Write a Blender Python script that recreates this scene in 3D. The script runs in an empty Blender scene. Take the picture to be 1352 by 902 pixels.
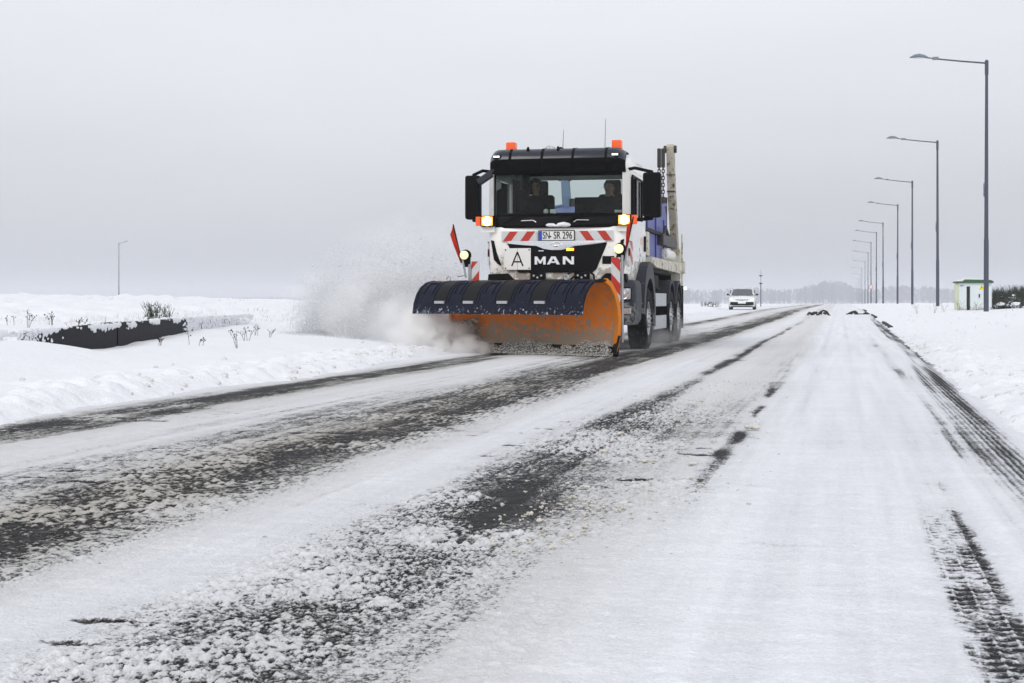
import bpy, bmesh, math, random
import numpy as np
from mathutils import Vector, Matrix
R = math.radians
random.seed(7)
rng = np.random.default_rng(11)
sc = bpy.context.scene
# ------------------------------------------------------------------ camera
TH = math.atan(434 / 2000); CT, ST = math.cos(TH), math.sin(TH); CAMH = 0.80
cd = bpy.data.cameras.new('camera'); cam = bpy.data.objects.new('camera', cd); sc.collection.objects.link(cam)
cam.location = (0, 0, CAMH); cam.rotation_euler = (R(90), 0, TH)
cd.sensor_width = 36; cd.lens = 36 * 2000 / 1352; cd.shift_y = -54 / 1352
cd.clip_start = 0.05; cd.clip_end = 12000
sc.camera = cam
# ------------------------------------------------------------------ world: overcast winter sky
w = bpy.data.worlds.new('World'); sc.world = w; w.use_nodes = True
nt = w.node_tree; nt.nodes.clear(); N = nt.nodes.new; L = nt.links.new
out = N('ShaderNodeOutputWorld'); bg = N('ShaderNodeBackground'); bg2 = N('ShaderNodeBackground'); add = N('ShaderNodeAddShader')
sky = N('ShaderNodeTexSky'); sky.sky_type = 'NISHITA'; sky.sun_disc = False
SUN_EL, SUN_AZ = R(38), R(150)
sky.sun_elevation = SUN_EL; sky.sun_rotation = SUN_AZ; sky.dust_density = 5
hs = N('ShaderNodeHueSaturation'); hs.inputs['Saturation'].default_value = .25
L(sky.outputs[0], hs.inputs['Color']); L(hs.outputs[0], bg.inputs[0]); bg.inputs[1].default_value = 0.05
tc = N('ShaderNodeTexCoord'); sx = N('ShaderNodeSeparateXYZ'); L(tc.outputs['Generated'], sx.inputs[0])
rp = N('ShaderNodeValToRGB'); L(sx.outputs['Z'], rp.inputs[0])
e = rp.color_ramp.elements; e[0].position = 0; e[0].color = (.50, .52, .565, 1); e[1].position = 1; e[1].color = (.67, .685, .72, 1)
m_ = rp.color_ramp.elements.new(.2); m_.color = (.66, .668, .708, 1)
nz = N('ShaderNodeTexNoise'); nz.inputs['Scale'].default_value = 2.2; nz.inputs['Detail'].default_value = 4
mp = N('ShaderNodeMapping'); mp.inputs['Scale'].default_value = (1, 1, 3.5); L(tc.outputs['Generated'], mp.inputs[0]); L(mp.outputs[0], nz.inputs[0])
mr = N('ShaderNodeMapRange'); mr.inputs[1].default_value = .3; mr.inputs[2].default_value = .7; mr.inputs[3].default_value = .93; mr.inputs[4].default_value = 1.05
L(nz.outputs[0], mr.inputs[0]); vm = N('ShaderNodeVectorMath'); vm.operation = 'SCALE'; L(rp.outputs[0], vm.inputs[0]); L(mr.outputs[0], vm.inputs['Scale'])
L(vm.outputs[0], bg2.inputs[0]); bg2.inputs[1].default_value = 1.0
L(bg.outputs[0], add.inputs[0]); L(bg2.outputs[0], add.inputs[1]); L(add.outputs[0], out.inputs[0])
sd = bpy.data.lights.new('sun', 'SUN'); sd.energy = 0.95; sd.angle = R(30); sd.color = (1, .97, .93)
so = bpy.data.objects.new('sun', sd); sc.collection.objects.link(so)
# light travels away from a veiled sun high up behind the camera, to its left
so.rotation_euler = Vector((math.sin(R(35)) * .8, .75, -.75)).to_track_quat('-Z', 'Y').to_euler()
sc.view_settings.view_transform = 'Standard'; sc.view_settings.look = 'None'; sc.view_settings.exposure = 0.0; sc.view_settings.gamma = 1
sc.cycles.max_bounces = 12; sc.cycles.diffuse_bounces = 3; sc.cycles.glossy_bounces = 3; sc.cycles.transmission_bounces = 4
sc.cycles.transparent_max_bounces = 12; sc.cycles.volume_bounces = 12
sc.cycles.volume_step_rate = 0.22; sc.cycles.volume_max_steps = 200
sc.cycles.use_denoising = True; sc.cycles.use_adaptive_sampling = True; sc.cycles.adaptive_threshold = 0.02
sc.cycles.caustics_reflective = False; sc.cycles.caustics_refractive = False

# ------------------------------------------------------------------ helpers
def cam_pt(px, py, d):
    """world point seen at photo pixel (px,py) at depth d: used once, to measure real positions"""
    k = (px - 676) / 2000
    return Vector((d * (-ST + CT * k), d * (CT + ST * k), CAMH - (py - 397) * d / 2000))

def new_mat(name): 
    m = bpy.data.materials.new(name); m.use_nodes = True
    return m, m.node_tree, m.node_tree.nodes['Principled BSDF']

def mat(name, col, rough=.5, metal=0, var=.15, scale=6, dirt=None, dirt_amt=0, dirt_scale=5, bump=0, bump_scale=60, emit=None, estr=0, coat=0, alpha=None, dirt_low=None):
    """procedural: base colour mottled by noise, patches of dirt/rust/frost, optional grime that settles low (dirt_low=(z0,z1))"""
    m, t, b = new_mat(name)
    n = t.nodes.new; l = t.links.new
    co = n('ShaderNodeTexCoord')
    nz = n('ShaderNodeTexNoise'); nz.inputs['Scale'].default_value = scale; nz.inputs['Detail'].default_value = 6; l(co.outputs['Object'], nz.inputs[0])
    mix = n('ShaderNodeMix'); mix.data_type = 'RGBA'
    mix.inputs[6].default_value = (*[c * (1 - var) for c in col], 1); mix.inputs[7].default_value = (*[min(1, c * (1 + var)) for c in col], 1)
    l(nz.outputs[0], mix.inputs[0]); cur = mix.outputs[2]
    if dirt:
        n2 = n('ShaderNodeTexNoise'); n2.inputs['Scale'].default_value = dirt_scale; n2.inputs['Detail'].default_value = 9; n2.inputs['Roughness'].default_value = .7; l(co.outputs['Object'], n2.inputs[0])
        r = n('ShaderNodeMapRange'); c0 = .78 - .5 * dirt_amt; r.inputs[1].default_value = c0; r.inputs[2].default_value = c0 + .09
        l(n2.outputs[0], r.inputs[0]); fac = r.outputs[0]
        if dirt_low:
            s = n('ShaderNodeSeparateXYZ'); l(co.outputs['Object'], s.inputs[0])
            r2 = n('ShaderNodeMapRange'); r2.inputs[1].default_value = dirt_low[1]; r2.inputs[2].default_value = dirt_low[0]; r2.inputs[3].default_value = 0; r2.inputs[4].default_value = .28
            l(s.outputs['Z'], r2.inputs[0]); a = n('ShaderNodeMath'); a.operation = 'ADD'; l(n2.outputs[0], a.inputs[0]); l(r2.outputs[0], a.inputs[1]); l(a.outputs[0], r.inputs[0])
        mx = n('ShaderNodeMix'); mx.data_type = 'RGBA'; l(fac, mx.inputs[0]); l(cur, mx.inputs[6]); mx.inputs[7].default_value = (*dirt, 1); cur = mx.outputs[2]
        rr = n('ShaderNodeMapRange'); rr.inputs[3].default_value = rough; rr.inputs[4].default_value = .9; l(fac, rr.inputs[0]); l(rr.outputs[0], b.inputs['Roughness'])
    else:
        b.inputs['Roughness'].default_value = rough
    if rough > .45 and not metal: b.inputs['Specular IOR Level'].default_value = .12
    l(cur, b.inputs['Base Color']); b.inputs['Metallic'].default_value = metal
    if coat: b.inputs['Coat Weight'].default_value = coat; b.inputs['Coat Roughness'].default_value = .08
    if bump:
        bn = n('ShaderNodeTexNoise'); bn.inputs['Scale'].default_value = bump_scale; bn.inputs['Detail'].default_value = 5; l(co.outputs['Object'], bn.inputs[0])
        bp = n('ShaderNodeBump'); bp.inputs['Strength'].default_value = bump; bp.inputs['Distance'].default_value = .01; l(bn.outputs[0], bp.inputs['Height']); l(bp.outputs[0], b.inputs['Normal'])
    if emit: b.inputs['Emission Color'].default_value = (*emit, 1); b.inputs['Emission Strength'].default_value = estr
    return m

def glass_mat(name, tint=(.55, .62, .6), rough=.02):
    m, t, b = new_mat(name); t.nodes.remove(b); n = t.nodes.new; l = t.links.new
    o = t.nodes['Material Output']; tr = n('ShaderNodeBsdfTransparent'); tr.inputs[0].default_value = (*tint, 1)
    g = n('ShaderNodeBsdfGlossy'); g.inputs['Roughness'].default_value = rough; fr = n('ShaderNodeFresnel'); fr.inputs[0].default_value = 1.28
    df = n('ShaderNodeBsdfDiffuse'); df.inputs[0].default_value = (.5, .5, .5, 1)
    nz = n('ShaderNodeTexNoise'); nz.inputs['Scale'].default_value = 4; nz.inputs['Detail'].default_value = 8
    co = n('ShaderNodeTexCoord'); l(co.outputs['Object'], nz.inputs[0]); r = n('ShaderNodeMapRange'); r.inputs[1].default_value = .45; r.inputs[2].default_value = .8; r.inputs[3].default_value = .0; r.inputs[4].default_value = .02; l(nz.outputs[0], r.inputs[0])
    mx = n('ShaderNodeMixShader'); mx2 = n('ShaderNodeMixShader'); l(fr.outputs[0], mx.inputs[0]); l(tr.outputs[0], mx.inputs[1]); l(g.outputs[0], mx.inputs[2])
    l(r.outputs[0], mx2.inputs[0]); l(mx.outputs[0], mx2.inputs[1]); l(df.outputs[0], mx2.inputs[2]); l(mx2.outputs[0], o.inputs[0])
    return m

class MB:
    def __init__(s): s.v = []; s.f = []
    def add(s, vs, fs):
        o = len(s.v); s.v += [tuple(p) for p in vs]; s.f += [tuple(i + o for i in f) for f in fs]; return s
    def bm(s, b, M=None):
        b.verts.ensure_lookup_table(); b.verts.index_update()
        s.add([(M @ v.co) if M else v.co for v in b.verts], [[v.index for v in f.verts] for f in b.faces]); b.free(); return s
    def box(s, x0, x1, y0, y1, z0, z1, bev=0, seg=2, M=None):
        b = bmesh.new(); bmesh.ops.create_cube(b, size=1)
        for v in b.verts: v.co = Vector(((x0 + x1) / 2 + v.co.x * (x1 - x0), (y0 + y1) / 2 + v.co.y * (y1 - y0), (z0 + z1) / 2 + v.co.z * (z1 - z0)))
        if bev: bmesh.ops.bevel(b, geom=b.edges[:], offset=bev, segments=seg, affect='EDGES', profile=.7)
        return s.bm(b, M)
    def prism(s, prof, axis, a, b_, bev=0, M=None):
        """2D profile extruded along axis ('x': profile is (y,z); 'y': (x,z); 'z': (x,y))"""
        b = bmesh.new()
        def P(u, v, t): return {'x': (t, u, v), 'y': (u, t, v), 'z': (u, v, t)}[axis]
        A = [b.verts.new(P(u, v, a)) for u, v in prof]; B = [b.verts.new(P(u, v, b_)) for u, v in prof]
        b.faces.new(A); b.faces.new(B[::-1]); n = len(prof)
        for i in range(n): b.faces.new((A[i], B[i], B[(i + 1) % n], A[(i + 1) % n]))
        bmesh.ops.recalc_face_normals(b, faces=b.faces[:])
        if bev: bmesh.ops.bevel(b, geom=b.edges[:], offset=bev, segments=2, affect='EDGES', profile=.7)
        return s.bm(b, M)
    def tube(s, pts, r, n=8, cap=True):
        pts = [Vector(p) for p in pts]; rs = r if isinstance(r, (list, tuple)) else [r] * len(pts)
        vs = []; fs = []; prev = None
        for i, p in enumerate(pts):
            t = (pts[min(i + 1, len(pts) - 1)] - pts[max(i - 1, 0)]).normalized()
            if prev is None: u = t.cross(Vector((0, 0, 1)) if abs(t.z) < .9 else Vector((1, 0, 0))).normalized()
            else: u = (prev - t * prev.dot(t)).normalized()
            prev = u; v = t.cross(u)
            for k in range(n):
                a = 2 * math.pi * k / n; vs.append(p + (u * math.cos(a) + v * math.sin(a)) * rs[i])
        for i in range(len(pts) - 1):
            for k in range(n): fs.append((i * n + k, i * n + (k + 1) % n, (i + 1) * n + (k + 1) % n, (i + 1) * n + k))
        if cap: fs.append(tuple(range(n))[::-1]); fs.append(tuple((len(pts) - 1) * n + k for k in range(n)))
        return s.add(vs, fs)
    def lathe(s, prof, c, axis='x', n=32):
        """prof: (radius, along-axis offset)"""
        vs = []; fs = []; m = len(prof)
        for i in range(n):
            a = 2 * math.pi * i / n; ca, sa = math.cos(a), math.sin(a)
            for r_, t in prof:
                q = {'x': (t, r_ * ca, r_ * sa), 'y': (r_ * ca, t, r_ * sa), 'z': (r_ * ca, r_ * sa, t)}[axis]
                vs.append((c[0] + q[0], c[1] + q[1], c[2] + q[2]))
        for i in range(n):
            for j in range(m - 1): fs.append((i * m + j, i * m + j + 1, ((i + 1) % n) * m + j + 1, ((i + 1) % n) * m + j))
        return s.add(vs, fs)
    def loft(s, rings, cap=True, closed=True):
        n = len(rings[0]); vs = [p for r_ in rings for p in r_]; fs = []
        for i in range(len(rings) - 1):
            for k in range(n if closed else n - 1): fs.append((i * n + k, i * n + (k + 1) % n, (i + 1) * n + (k + 1) % n, (i + 1) * n + k))
        if cap: fs.append(tuple(range(n))[::-1]); fs.append(tuple((len(rings) - 1) * n + k for k in range(n)))
        return s.add(vs, fs)
    def ico(s, c, r, sub=1, sq=(1, 1, 1), jit=0):
        b = bmesh.new(); bmesh.ops.create_icosphere(b, subdivisions=sub, radius=1)
        for v in b.verts: v.co = Vector([v.co[i] * r * sq[i] * (1 + random.uniform(-jit, jit)) + c[i] for i in range(3)])
        return s.bm(b)
    def build(s, name, m, parent=None, smooth=False, angle=35, thick=0):
        me = bpy.data.meshes.new(name); me.from_pydata(s.v, [], s.f)
        b = bmesh.new(); b.from_mesh(me); bmesh.ops.remove_doubles(b, verts=b.verts[:], dist=1e-5); bmesh.ops.recalc_face_normals(b, faces=b.faces[:]); b.to_mesh(me); b.free()
        for mm in (m if isinstance(m, (list, tuple)) else [m]): me.materials.append(mm)
        o = bpy.data.objects.new(name, me); sc.collection.objects.link(o)
        if parent is not None: o.parent = parent
        if smooth:
            me.polygons.foreach_set('use_smooth', [True] * len(me.polygons)); me.set_sharp_from_angle(angle=R(angle))
        if thick: md = o.modifiers.new('thick', 'SOLIDIFY'); md.thickness = thick; md.offset = 0
        return o

def tag(o, label=None, cat=None, group=None, kind=None):
    if label: o['label'] = label
    if cat: o['category'] = cat
    if group: o['group'] = group
    if kind: o['kind'] = kind
    return o
def empty(name, loc, label, cat, group=None, rz=0):
    o = bpy.data.objects.new(name, None); sc.collection.objects.link(o); o.location = loc; o.rotation_euler = (0, 0, rz); o.empty_display_size = .2
    return tag(o, label, cat, group)
def copy_tree(o, parent=None):
    c = o.copy(); sc.collection.objects.link(c); c.parent = parent
    for ch in list(o.children): copy_tree(ch, c)
    return c
def text_mb(body, size, M, ext=.002, scale_x=1, bold=0):
    cu = bpy.data.curves.new('t', 'FONT'); cu.body = body; cu.size = size; cu.extrude = ext; cu.align_x = 'CENTER'; cu.align_y = 'CENTER'; cu.offset = bold
    ob = bpy.data.objects.new('t', cu); sc.collection.objects.link(ob); dg = bpy.context.evaluated_depsgraph_get(); dg.update()
    me = bpy.data.meshes.new_from_object(ob.evaluated_get(dg)); mb = MB()
    mb.add([M @ Vector((v.co.x * scale_x, v.co.y, v.co.z)) for v in me.vertices], [tuple(p.vertices) for p in me.polygons])
    bpy.data.objects.remove(ob); bpy.data.meshes.remove(me); return mb
def facing(x, y, z): return Matrix.Translation((x, y, z)) @ Matrix.Rotation(R(90), 4, 'X')   # text plane facing -y

# ---- numpy noise
def h2(ix, iy, seed):
    n = (ix.astype(np.int64) * 374761393 + iy.astype(np.int64) * 668265263 + seed * 974634777) & 0xffffffff
    n = ((n ^ (n >> 13)) * 1274126177) & 0xffffffff
    return ((n ^ (n >> 16)) & 0xffffff) / float(0xffffff)
def vn(x, y, seed=0):
    ix = np.floor(x); iy = np.floor(y); fx = x - ix; fy = y - iy; fx = fx * fx * (3 - 2 * fx); fy = fy * fy * (3 - 2 * fy)
    a = h2(ix, iy, seed); b = h2(ix + 1, iy, seed); c = h2(ix, iy + 1, seed); d = h2(ix + 1, iy + 1, seed)
    return (a * (1 - fx) + b * fx) * (1 - fy) + (c * (1 - fx) + d * fx) * fy * 1.0
def fbm(x, y, seed=0, o=4, g=.5):
    s = 0; a = 1; t = 0
    for i in range(o): s = s + a * vn(x, y, seed + i * 17); t += a; a *= g; x = x * 2.03 + 5.1; y = y * 2.03 + 1.7
    return s / t - .5
def cells(x, y, size, seed, prob=.6):
    """crumbs: height (in units of size) of jittered little domes"""
    gx = x / size; gy = y / size; ix = np.floor(gx); iy = np.floor(gy); best = np.zeros_like(gx)
    for dx in (-1, 0, 1):
        for dy in (-1, 0, 1):
            cx = ix + dx; cy = iy + dy
            px = cx + h2(cx, cy, seed); py = cy + h2(cx, cy, seed + 1); rr = .28 + .42 * h2(cx, cy, seed + 2)
            rr = np.where(h2(cx, cy, seed + 3) < prob, rr, 0)
            d2 = (gx - px) ** 2 + (gy - py) ** 2
            best = np.maximum(best, np.sqrt(np.maximum(rr * rr - d2, 0)))
    return best
def sst(x, a, b): t = np.clip((x - a) / (b - a), 0, 1); return t * t * (3 - 2 * t)
def gs(x, w): return np.exp(-(x / w) ** 2)

# ------------------------------------------------------------------ terrain
def edgeL(Y): return -5.45 - .5 * sst(Y, 14, 26) - 2.2 * sst(Y, 40, 75) + .10 * np.sin(Y * .9) + .06 * np.sin(Y * 2.3)
def edgeR(Y): return 1.07 + .35 * sst(Y, 8, 60) + .03 * np.sin(Y * 1.7)
WALL = [(-8.75, 14.6), (-10.75, 24.6)]
def wallX(Y): return -8.75 - .2 * (Y - 14.6)
def zbase(Y): return .19 * sst(Y, 45, 120) - 3.2 * sst(Y, 230, 560)
def terrain(X, Y):
    X = np.asarray(X, float); Y = np.asarray(Y, float)
    uL = edgeL(Y) - X; uR = X - edgeR(Y)
    # left verge, then the bank held by the low wall, then a gentle rise
    zL = .10 * sst(uL, -.05, .35) + .10 * sst(uL, .8, 3.0)
    behind = wallX(Y) - X
    inwall = sst(Y, 11, 14) * (1 - sst(Y, 27, 33))
    step = .26 * (sst(behind, .06, .22) * inwall + sst(behind, -1.5, 3.5) * (1 - inwall))
    drift = (.0 + .12 * sst(Y, 19.5, 24) + .14 * (1 - sst(Y, 15.2, 16.6)) + .05 * fbm(Y * 1.1, Y * 0 + 2, 8, 3)) * gs(behind + .1, .9) * inwall * (behind < .05)
    zL = zL + drift
    hill = (.36 + .09 * np.sin(Y * .13 + 1) + .05 * np.sin(Y * .31 + X * .2)) * sst(behind, .3, 13) * (1 - .8 * sst(Y, 75, 115)) * sst(Y + .0 * X, 8, 40)
    zL = zL + step + hill
    rough = sst(uL, .2, 3)
    zL = zL + rough * (.10 * fbm(X * .55, Y * .55, 3, 4) + .05 * fbm(X * 2.6, Y * 2.6, 9, 3) * sst(behind, 0, 4))
    zR = .07 * sst(uR, -.05, .25) + .24 * sst(uR, .5, 3.2) + .08 * sst(uR, 3, 8)
    zR = zR + sst(uR, .1, 1.5) * (.07 * fbm(X * .9, Y * .9, 21, 4))
    near = (1 - sst(Y, 90, 400))
    return zbase(Y) + np.where(uL > -.05, zL * near + (uL > 0) * .0, 0) + np.where(uR > -.05, zR * (near * .9 + .1), 0)
def tz(x, y): return float(terrain(np.array([x]), np.array([y]))[0])
def on_ground(px, d, dz=0):
    p = cam_pt(px, 400, d); return Vector((p.x, p.y, tz(p.x, p.y) + dz))

def grid_obj(name, xs, ys, fn, m):
    X, Y = np.meshgrid(xs, ys); Z, attrs = fn(X, Y)
    nx, ny = len(xs), len(ys); co = np.stack([X, Y, Z], -1).reshape(-1, 3).astype(np.float32)
    me = bpy.data.meshes.new(name); me.vertices.add(nx * ny); me.vertices.foreach_set('co', co.ravel())
    i = np.arange((ny - 1) * (nx - 1)); r_ = i // (nx - 1); c_ = i % (nx - 1); a = r_ * nx + c_
    q = np.stack([a, a + 1, a + 1 + nx, a + nx], -1).astype(np.int32)
    me.loops.add(q.size); me.loops.foreach_set('vertex_index', q.ravel()); me.polygons.add(len(q))
    me.polygons.foreach_set('loop_start', (np.arange(len(q)) * 4).astype(np.int32)); me.polygons.foreach_set('use_smooth', np.ones(len(q), bool))
    me.update(calc_edges=True)
    for k, v in attrs.items():
        at = me.attributes.new(k, 'FLOAT', 'POINT'); at.data.foreach_set('value', v.astype(np.float32).ravel())
    me.materials.append(m); o = bpy.data.objects.new(name, me); sc.collection.objects.link(o); return o

def snow_nodes(m, t, b):
    n = t.nodes.new; l = t.links.new; co = n('ShaderNodeTexCoord')
    return n, l, co
# road: asphalt showing wherever the snow layer is thinner than nothing
m_road, t, b = new_mat('snowy_road'); n, l, co = snow_nodes(m_road, t, b)
at = n('ShaderNodeAttribute'); at.attribute_name = 'thick'; ad = n('ShaderNodeAttribute'); ad.attribute_name = 'dirt'
def noise(scale, detail=6, rough=.6, stretch=None):
    x = n('ShaderNodeTexNoise'); x.inputs['Scale'].default_value = scale; x.inputs['Detail'].default_value = detail; x.inputs['Roughness'].default_value = rough
    if stretch: mpn = n('ShaderNodeMapping'); mpn.inputs['Scale'].default_value = stretch; l(co.outputs['Object'], mpn.inputs[0]); l(mpn.outputs[0], x.inputs[0])
    else: l(co.outputs['Object'], x.inputs[0])
    return x.outputs[0]
def mth(op, a, b_=None, c_=None):
    x = n('ShaderNodeMath'); x.operation = op
    for i, v in enumerate((a, b_, c_)):
        if v is None: continue
        if isinstance(v, (int, float)): x.inputs[i].default_value = v
        else: l(v, x.inputs[i])
    return x.outputs[0]
def rng_(v, a, b_, c_=0, d_=1):
    x = n('ShaderNodeMapRange'); x.inputs[1].default_value = a; x.inputs[2].default_value = b_; x.inputs[3].default_value = c_; x.inputs[4].default_value = d_; l(v, x.inputs[0]); return x.outputs[0]
def mixc(f, a, b_):
    x = n('ShaderNodeMix'); x.data_type = 'RGBA'
    for i, v in ((0, f), (6, a), (7, b_)):
        if isinstance(v, tuple): x.inputs[i].default_value = (*v, 1)
        elif isinstance(v, (int, float)): x.inputs[i].default_value = v
        else: l(v, x.inputs[i])
    return x.outputs[2]
f1 = noise(60, 3, .75); f1b = noise(170, 2, .7); f2 = noise(9, 6, .65, (1.6, .5, 1)); f3 = noise(24, 5, .7, (1, 1, 1))
th = mth('ADD', at.outputs['Fac'], mth('MULTIPLY', mth('SUBTRACT', f1, .5), 2.3))
th = mth('ADD', th, mth('MULTIPLY', mth('SUBTRACT', f1b, .5), 1.6))
th = mth('ADD', th, mth('MULTIPLY', mth('SUBTRACT', f2, .5), .8))
th = mth('ADD', th, mth('MULTIPLY', mth('SUBTRACT', f3, .5), .7))
cover = rng_(th, -.08, .55)
asph = mixc(noise(260, 2), (.006, .006, .007), (.030, .030, .031))
asph = mixc(rng_(noise(14, 6, .75), .46, .72), asph, (.06, .062, .066))
snow = mixc(noise(5, 5), (.74, .76, .81), (.82, .835, .87))
snow = mixc(rng_(th, .3, 2.1), (.60, .615, .65), snow)
dirtf = mth('MULTIPLY', ad.outputs['Fac'], rng_(noise(30, 5, .7), .25, .7, .35, 1))
snow = mixc(dirtf, snow, (.36, .335, .28))
l(mixc(cover, asph, snow), b.inputs['Base Color'])
l(rng_(cover, 0, 1, .62, .9), b.inputs['Roughness']); b.inputs['Specular IOR Level'].default_value = .10
b.inputs['Subsurface Weight'].default_value = 0
bp = n('ShaderNodeBump'); bp.inputs['Strength'].default_value = .8; bp.inputs['Distance'].default_value = .014
l(mth('ADD', mth('ADD', cover, mth('MULTIPLY', noise(110, 3, .6), .7)), mth('MULTIPLY', f3, .5)), bp.inputs['Height']); l(bp.outputs[0], b.inputs['Normal'])

def road_fn(X, Y):
    wv = .05 * fbm(X * 0 + 3, Y * .35, 5, 3) * 2
    Xw = X + wv * .5 + .06 * fbm(X * 3, Y * .8, 31, 3)
    st = fbm(X * 11, Y * .35, 41, 4)               # streaks along the driving direction
    st2 = fbm(X * 30, Y * .5, 42, 3)
    cr = fbm(X * 1.6, Y * 7, 43, 4)                # cross-wind streaks
    big = fbm(X * .9, Y * .45, 47, 4)
    nearb = 1 - sst(Y, 6, 16)
    beh = sst(Y, 23, 30)
    T = 1.55 + .8 * big + 1.25 * st + .5 * st2 + .55 * cr
    brk = .85 + .35 * sst(fbm(X * 4, Y * .9, 117, 4), -.2, .2)
    # bands worn by wheels: cover thins gradually to almost nothing
    A_ = gs(Xw + 4.85, .36) * 1.12 * (.8 + .5 * sst(fbm(X * 3, Y * .5, 151, 3), -.2, .2)) * (1 - .35 * sst(Y, 45, 90)) + gs(Xw + 5.1, .16) * .75
    B_ = gs(Xw + 3.05, .55) * (.95 + .2 * sst(Y, 10, 20)) + gs(Xw + 2.70, .26) * (.92 - .5 * sst(Y, 60, 110)) + gs(Xw + 2.55, .10) * .35
    mid = gs(X + 3.9, .6) * .45
    C_ = gs(Xw + 1.43, .10 + .18 * nearb) * (1.0 + .9 * sst(fbm(X * .4, Y * .45, 51, 3), -.15, .2) * (1 - .2 * nearb)) * (1 - .45 * sst(Y, 25, 45))
    C2 = gs(Xw + 1.02, .36) * .72 * (1 - sst(Y, 9, 14)) + gs(Xw + 1.2, .25) * .45 * (1 - sst(Y, 5, 7.5)) + gs(Xw + 1.7, .12) * .5 * (1 - sst(Y, 4.5, 6))
    D_ = gs(Xw + .60 + .05 * fbm(X * 0, Y * 3, 58, 3), .038) * (1.9 + 2.5 * fbm(X * 22, Y * 7, 60, 3)) * sst(fbm(X * 0, Y * .9, 57, 3), -.12, .12) * .62 * sst(Y, 5.0, 8.5) * (1 - sst(Y, 12, 20)) + gs(Xw + .66, .16) * .6 * sst(Y, 5, 8) * (1 - sst(Y, 25, 60))
    lateral = np.sin((Y + .35 * np.abs(((X * 16) % 1) - .5) * .12) * 2 * np.pi / .062)
    grooves = np.abs(((X - .30) / .052) % 1 - .5) * 2
    Em = sst(X, .255, .30) * (1 - sst(X, .425, .47)) * (1 - sst(Y, 4.4, 8.0) * .95) * (1 - sst(Y, 8, 14)) * sst(fbm(X * 2.4, Y * 1.6, 59, 3), -.5, -.1)
    en = fbm(X * 26, Y * 9, 141, 4)
    E_ = Em * (1.08 + (.35 + 1.1 * en) * lateral - .6 * sst(grooves, .78, 1) * (en > -.05) + 1.9 * en + .8 * gs(X - .415, .014) * sst(Y, 4.2, 5) + .2 * (1 - sst(Y, 3.6, 5)))
    FX = .84 + .045 * sst(Y, 7, 11) + .26 * sst(Y, 10, 27) + .27 * sst(Y, 25, 75)
    F_ = gs(X - FX, .10 + .02 * sst(Y, 10, 30)) * 1.5 + gs(X - FX + .15, .05) * .8 + gs(X - FX + .25, .03) * .6 * (1 - sst(Y, 12, 20))
    F_ = F_ * (1 + .5 * np.sin(X * 190 + 2 * fbm(X * 0, Y * .3, 65, 2)) * .45) * (1 - .45 * sst(Y, 40, 90)) * (.8 + .4 * sst(fbm(X * 20, Y * .3, 61, 2), -.3, .1))
    G_ = gs(X - .62, .07) * 1.0 * sst(Y, 13, 17) * (1 - sst(Y, 26, 40)) + gs(X - .12, .05) * .45 * sst(Y, 9, 15) + gs(X + .28, .05) * .45 * sst(Y, 9, 15)
    dash = sst(fbm(X * 2.8, Y * 9, 71, 4) + .35 * fbm(X * .7, Y * .7, 73, 2), .27, .36) * 1.7 * (1 - sst(Y, 6, 14) * .6) * sst(-X + .3, 0, 1.2)
    dark = (A_ + B_ + C_) * brk + mid + C2 + D_ + E_ + F_ + G_ + dash * .8 + gs(Y - 39.5, .12) * 1.2 * sst(X, -.75, -.6) * (1 - sst(X, .15, .3))
    T = T - dark
    # crumbly slush beside and inside the worn bands
    slush = np.clip(gs(Xw + 2.95, .62) * .95 + gs(Xw + 2.42, .14) * 1.1 + gs(Xw + 1.36, .34) * (.35 + .75 * nearb) + gs(Xw + .75, .25) * .3 * sst(Y, 4, 6) + C2 * .45, 0, 1.1) * (1 - .7 * sst(Y, 25, 60))
    slush = np.clip(slush + gs(Xw + 4.9, .4) * .45 * (1 - sst(Y, 20, 40)), 0, 1.1) * sst(fbm(X * 1.7, Y * 1.1, 81, 4), -.4, .12)
    mixsz = sst(fbm(X * 3, Y * 2, 83, 3), -.15, .2)
    wx = X + .012 * fbm(X * 70, Y * 70, 101, 2); wy = Y + .016 * fbm(X * 70, Y * 70, 103, 2)
    c1 = cells(wx, wy, .0175, 90, .62); c2 = cells(wx, wy, .0095, 95, .75); c3 = cells(wx, wy, .031, 99, .36)
    crumb = c1 * 2.6 * (.5 + .5 * mixsz) + c2 * 1.5 + c3 * 3.4 * nearb * mixsz
    fade = 1 - .6 * sst(Y, 10, 22)
    S_ = np.clip(slush * 1.15, 0, 1) * fade
    T = T * (1 - S_) + S_ * (np.clip(T, -.7, 1.4) * .62 + crumb - .62 + .30 * nearb * (Xw > -2.1)) + .10 * crumb * nearb * sst(fbm(X * 2, Y * 2, 131, 3), -.05, .2) * (X < .1)
    Zt = np.clip(T, -.3, 9)
    Z = zbase(Y) + .006 * np.clip(Zt, -.3, 1.8) + .0052 * np.clip(Zt - 1.8, 0, 9) + .02 * fbm(X * .8, Y * .8, 33, 3) * .4
    Z = Z + (.005 * fbm(X * 38, Y * 38, 35, 3) + .014 * fbm(X * 7, Y * 14, 36, 4)) * (1 - .6 * sst(Y, 8, 20))
    dirt = np.clip(gs(Xw + 2.85, .6) * 1.0 + gs(Xw + 4.85, .5) * .7 + gs(Xw + .8, .25) * .3 + mid * .4 + gs(Xw + 1.3, .45) * .35, 0, 1)
    return Z, {'thick': T, 'dirt': dirt}
def rows(y0, y1, k):
    ys = [y0]
    while ys[-1] < y1: ys.append(ys[-1] + max(.0058, min(ys[-1] ** 2 / (CAMH * 1515) * k, ys[-1] * .04)))
    return np.array(ys)
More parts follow.
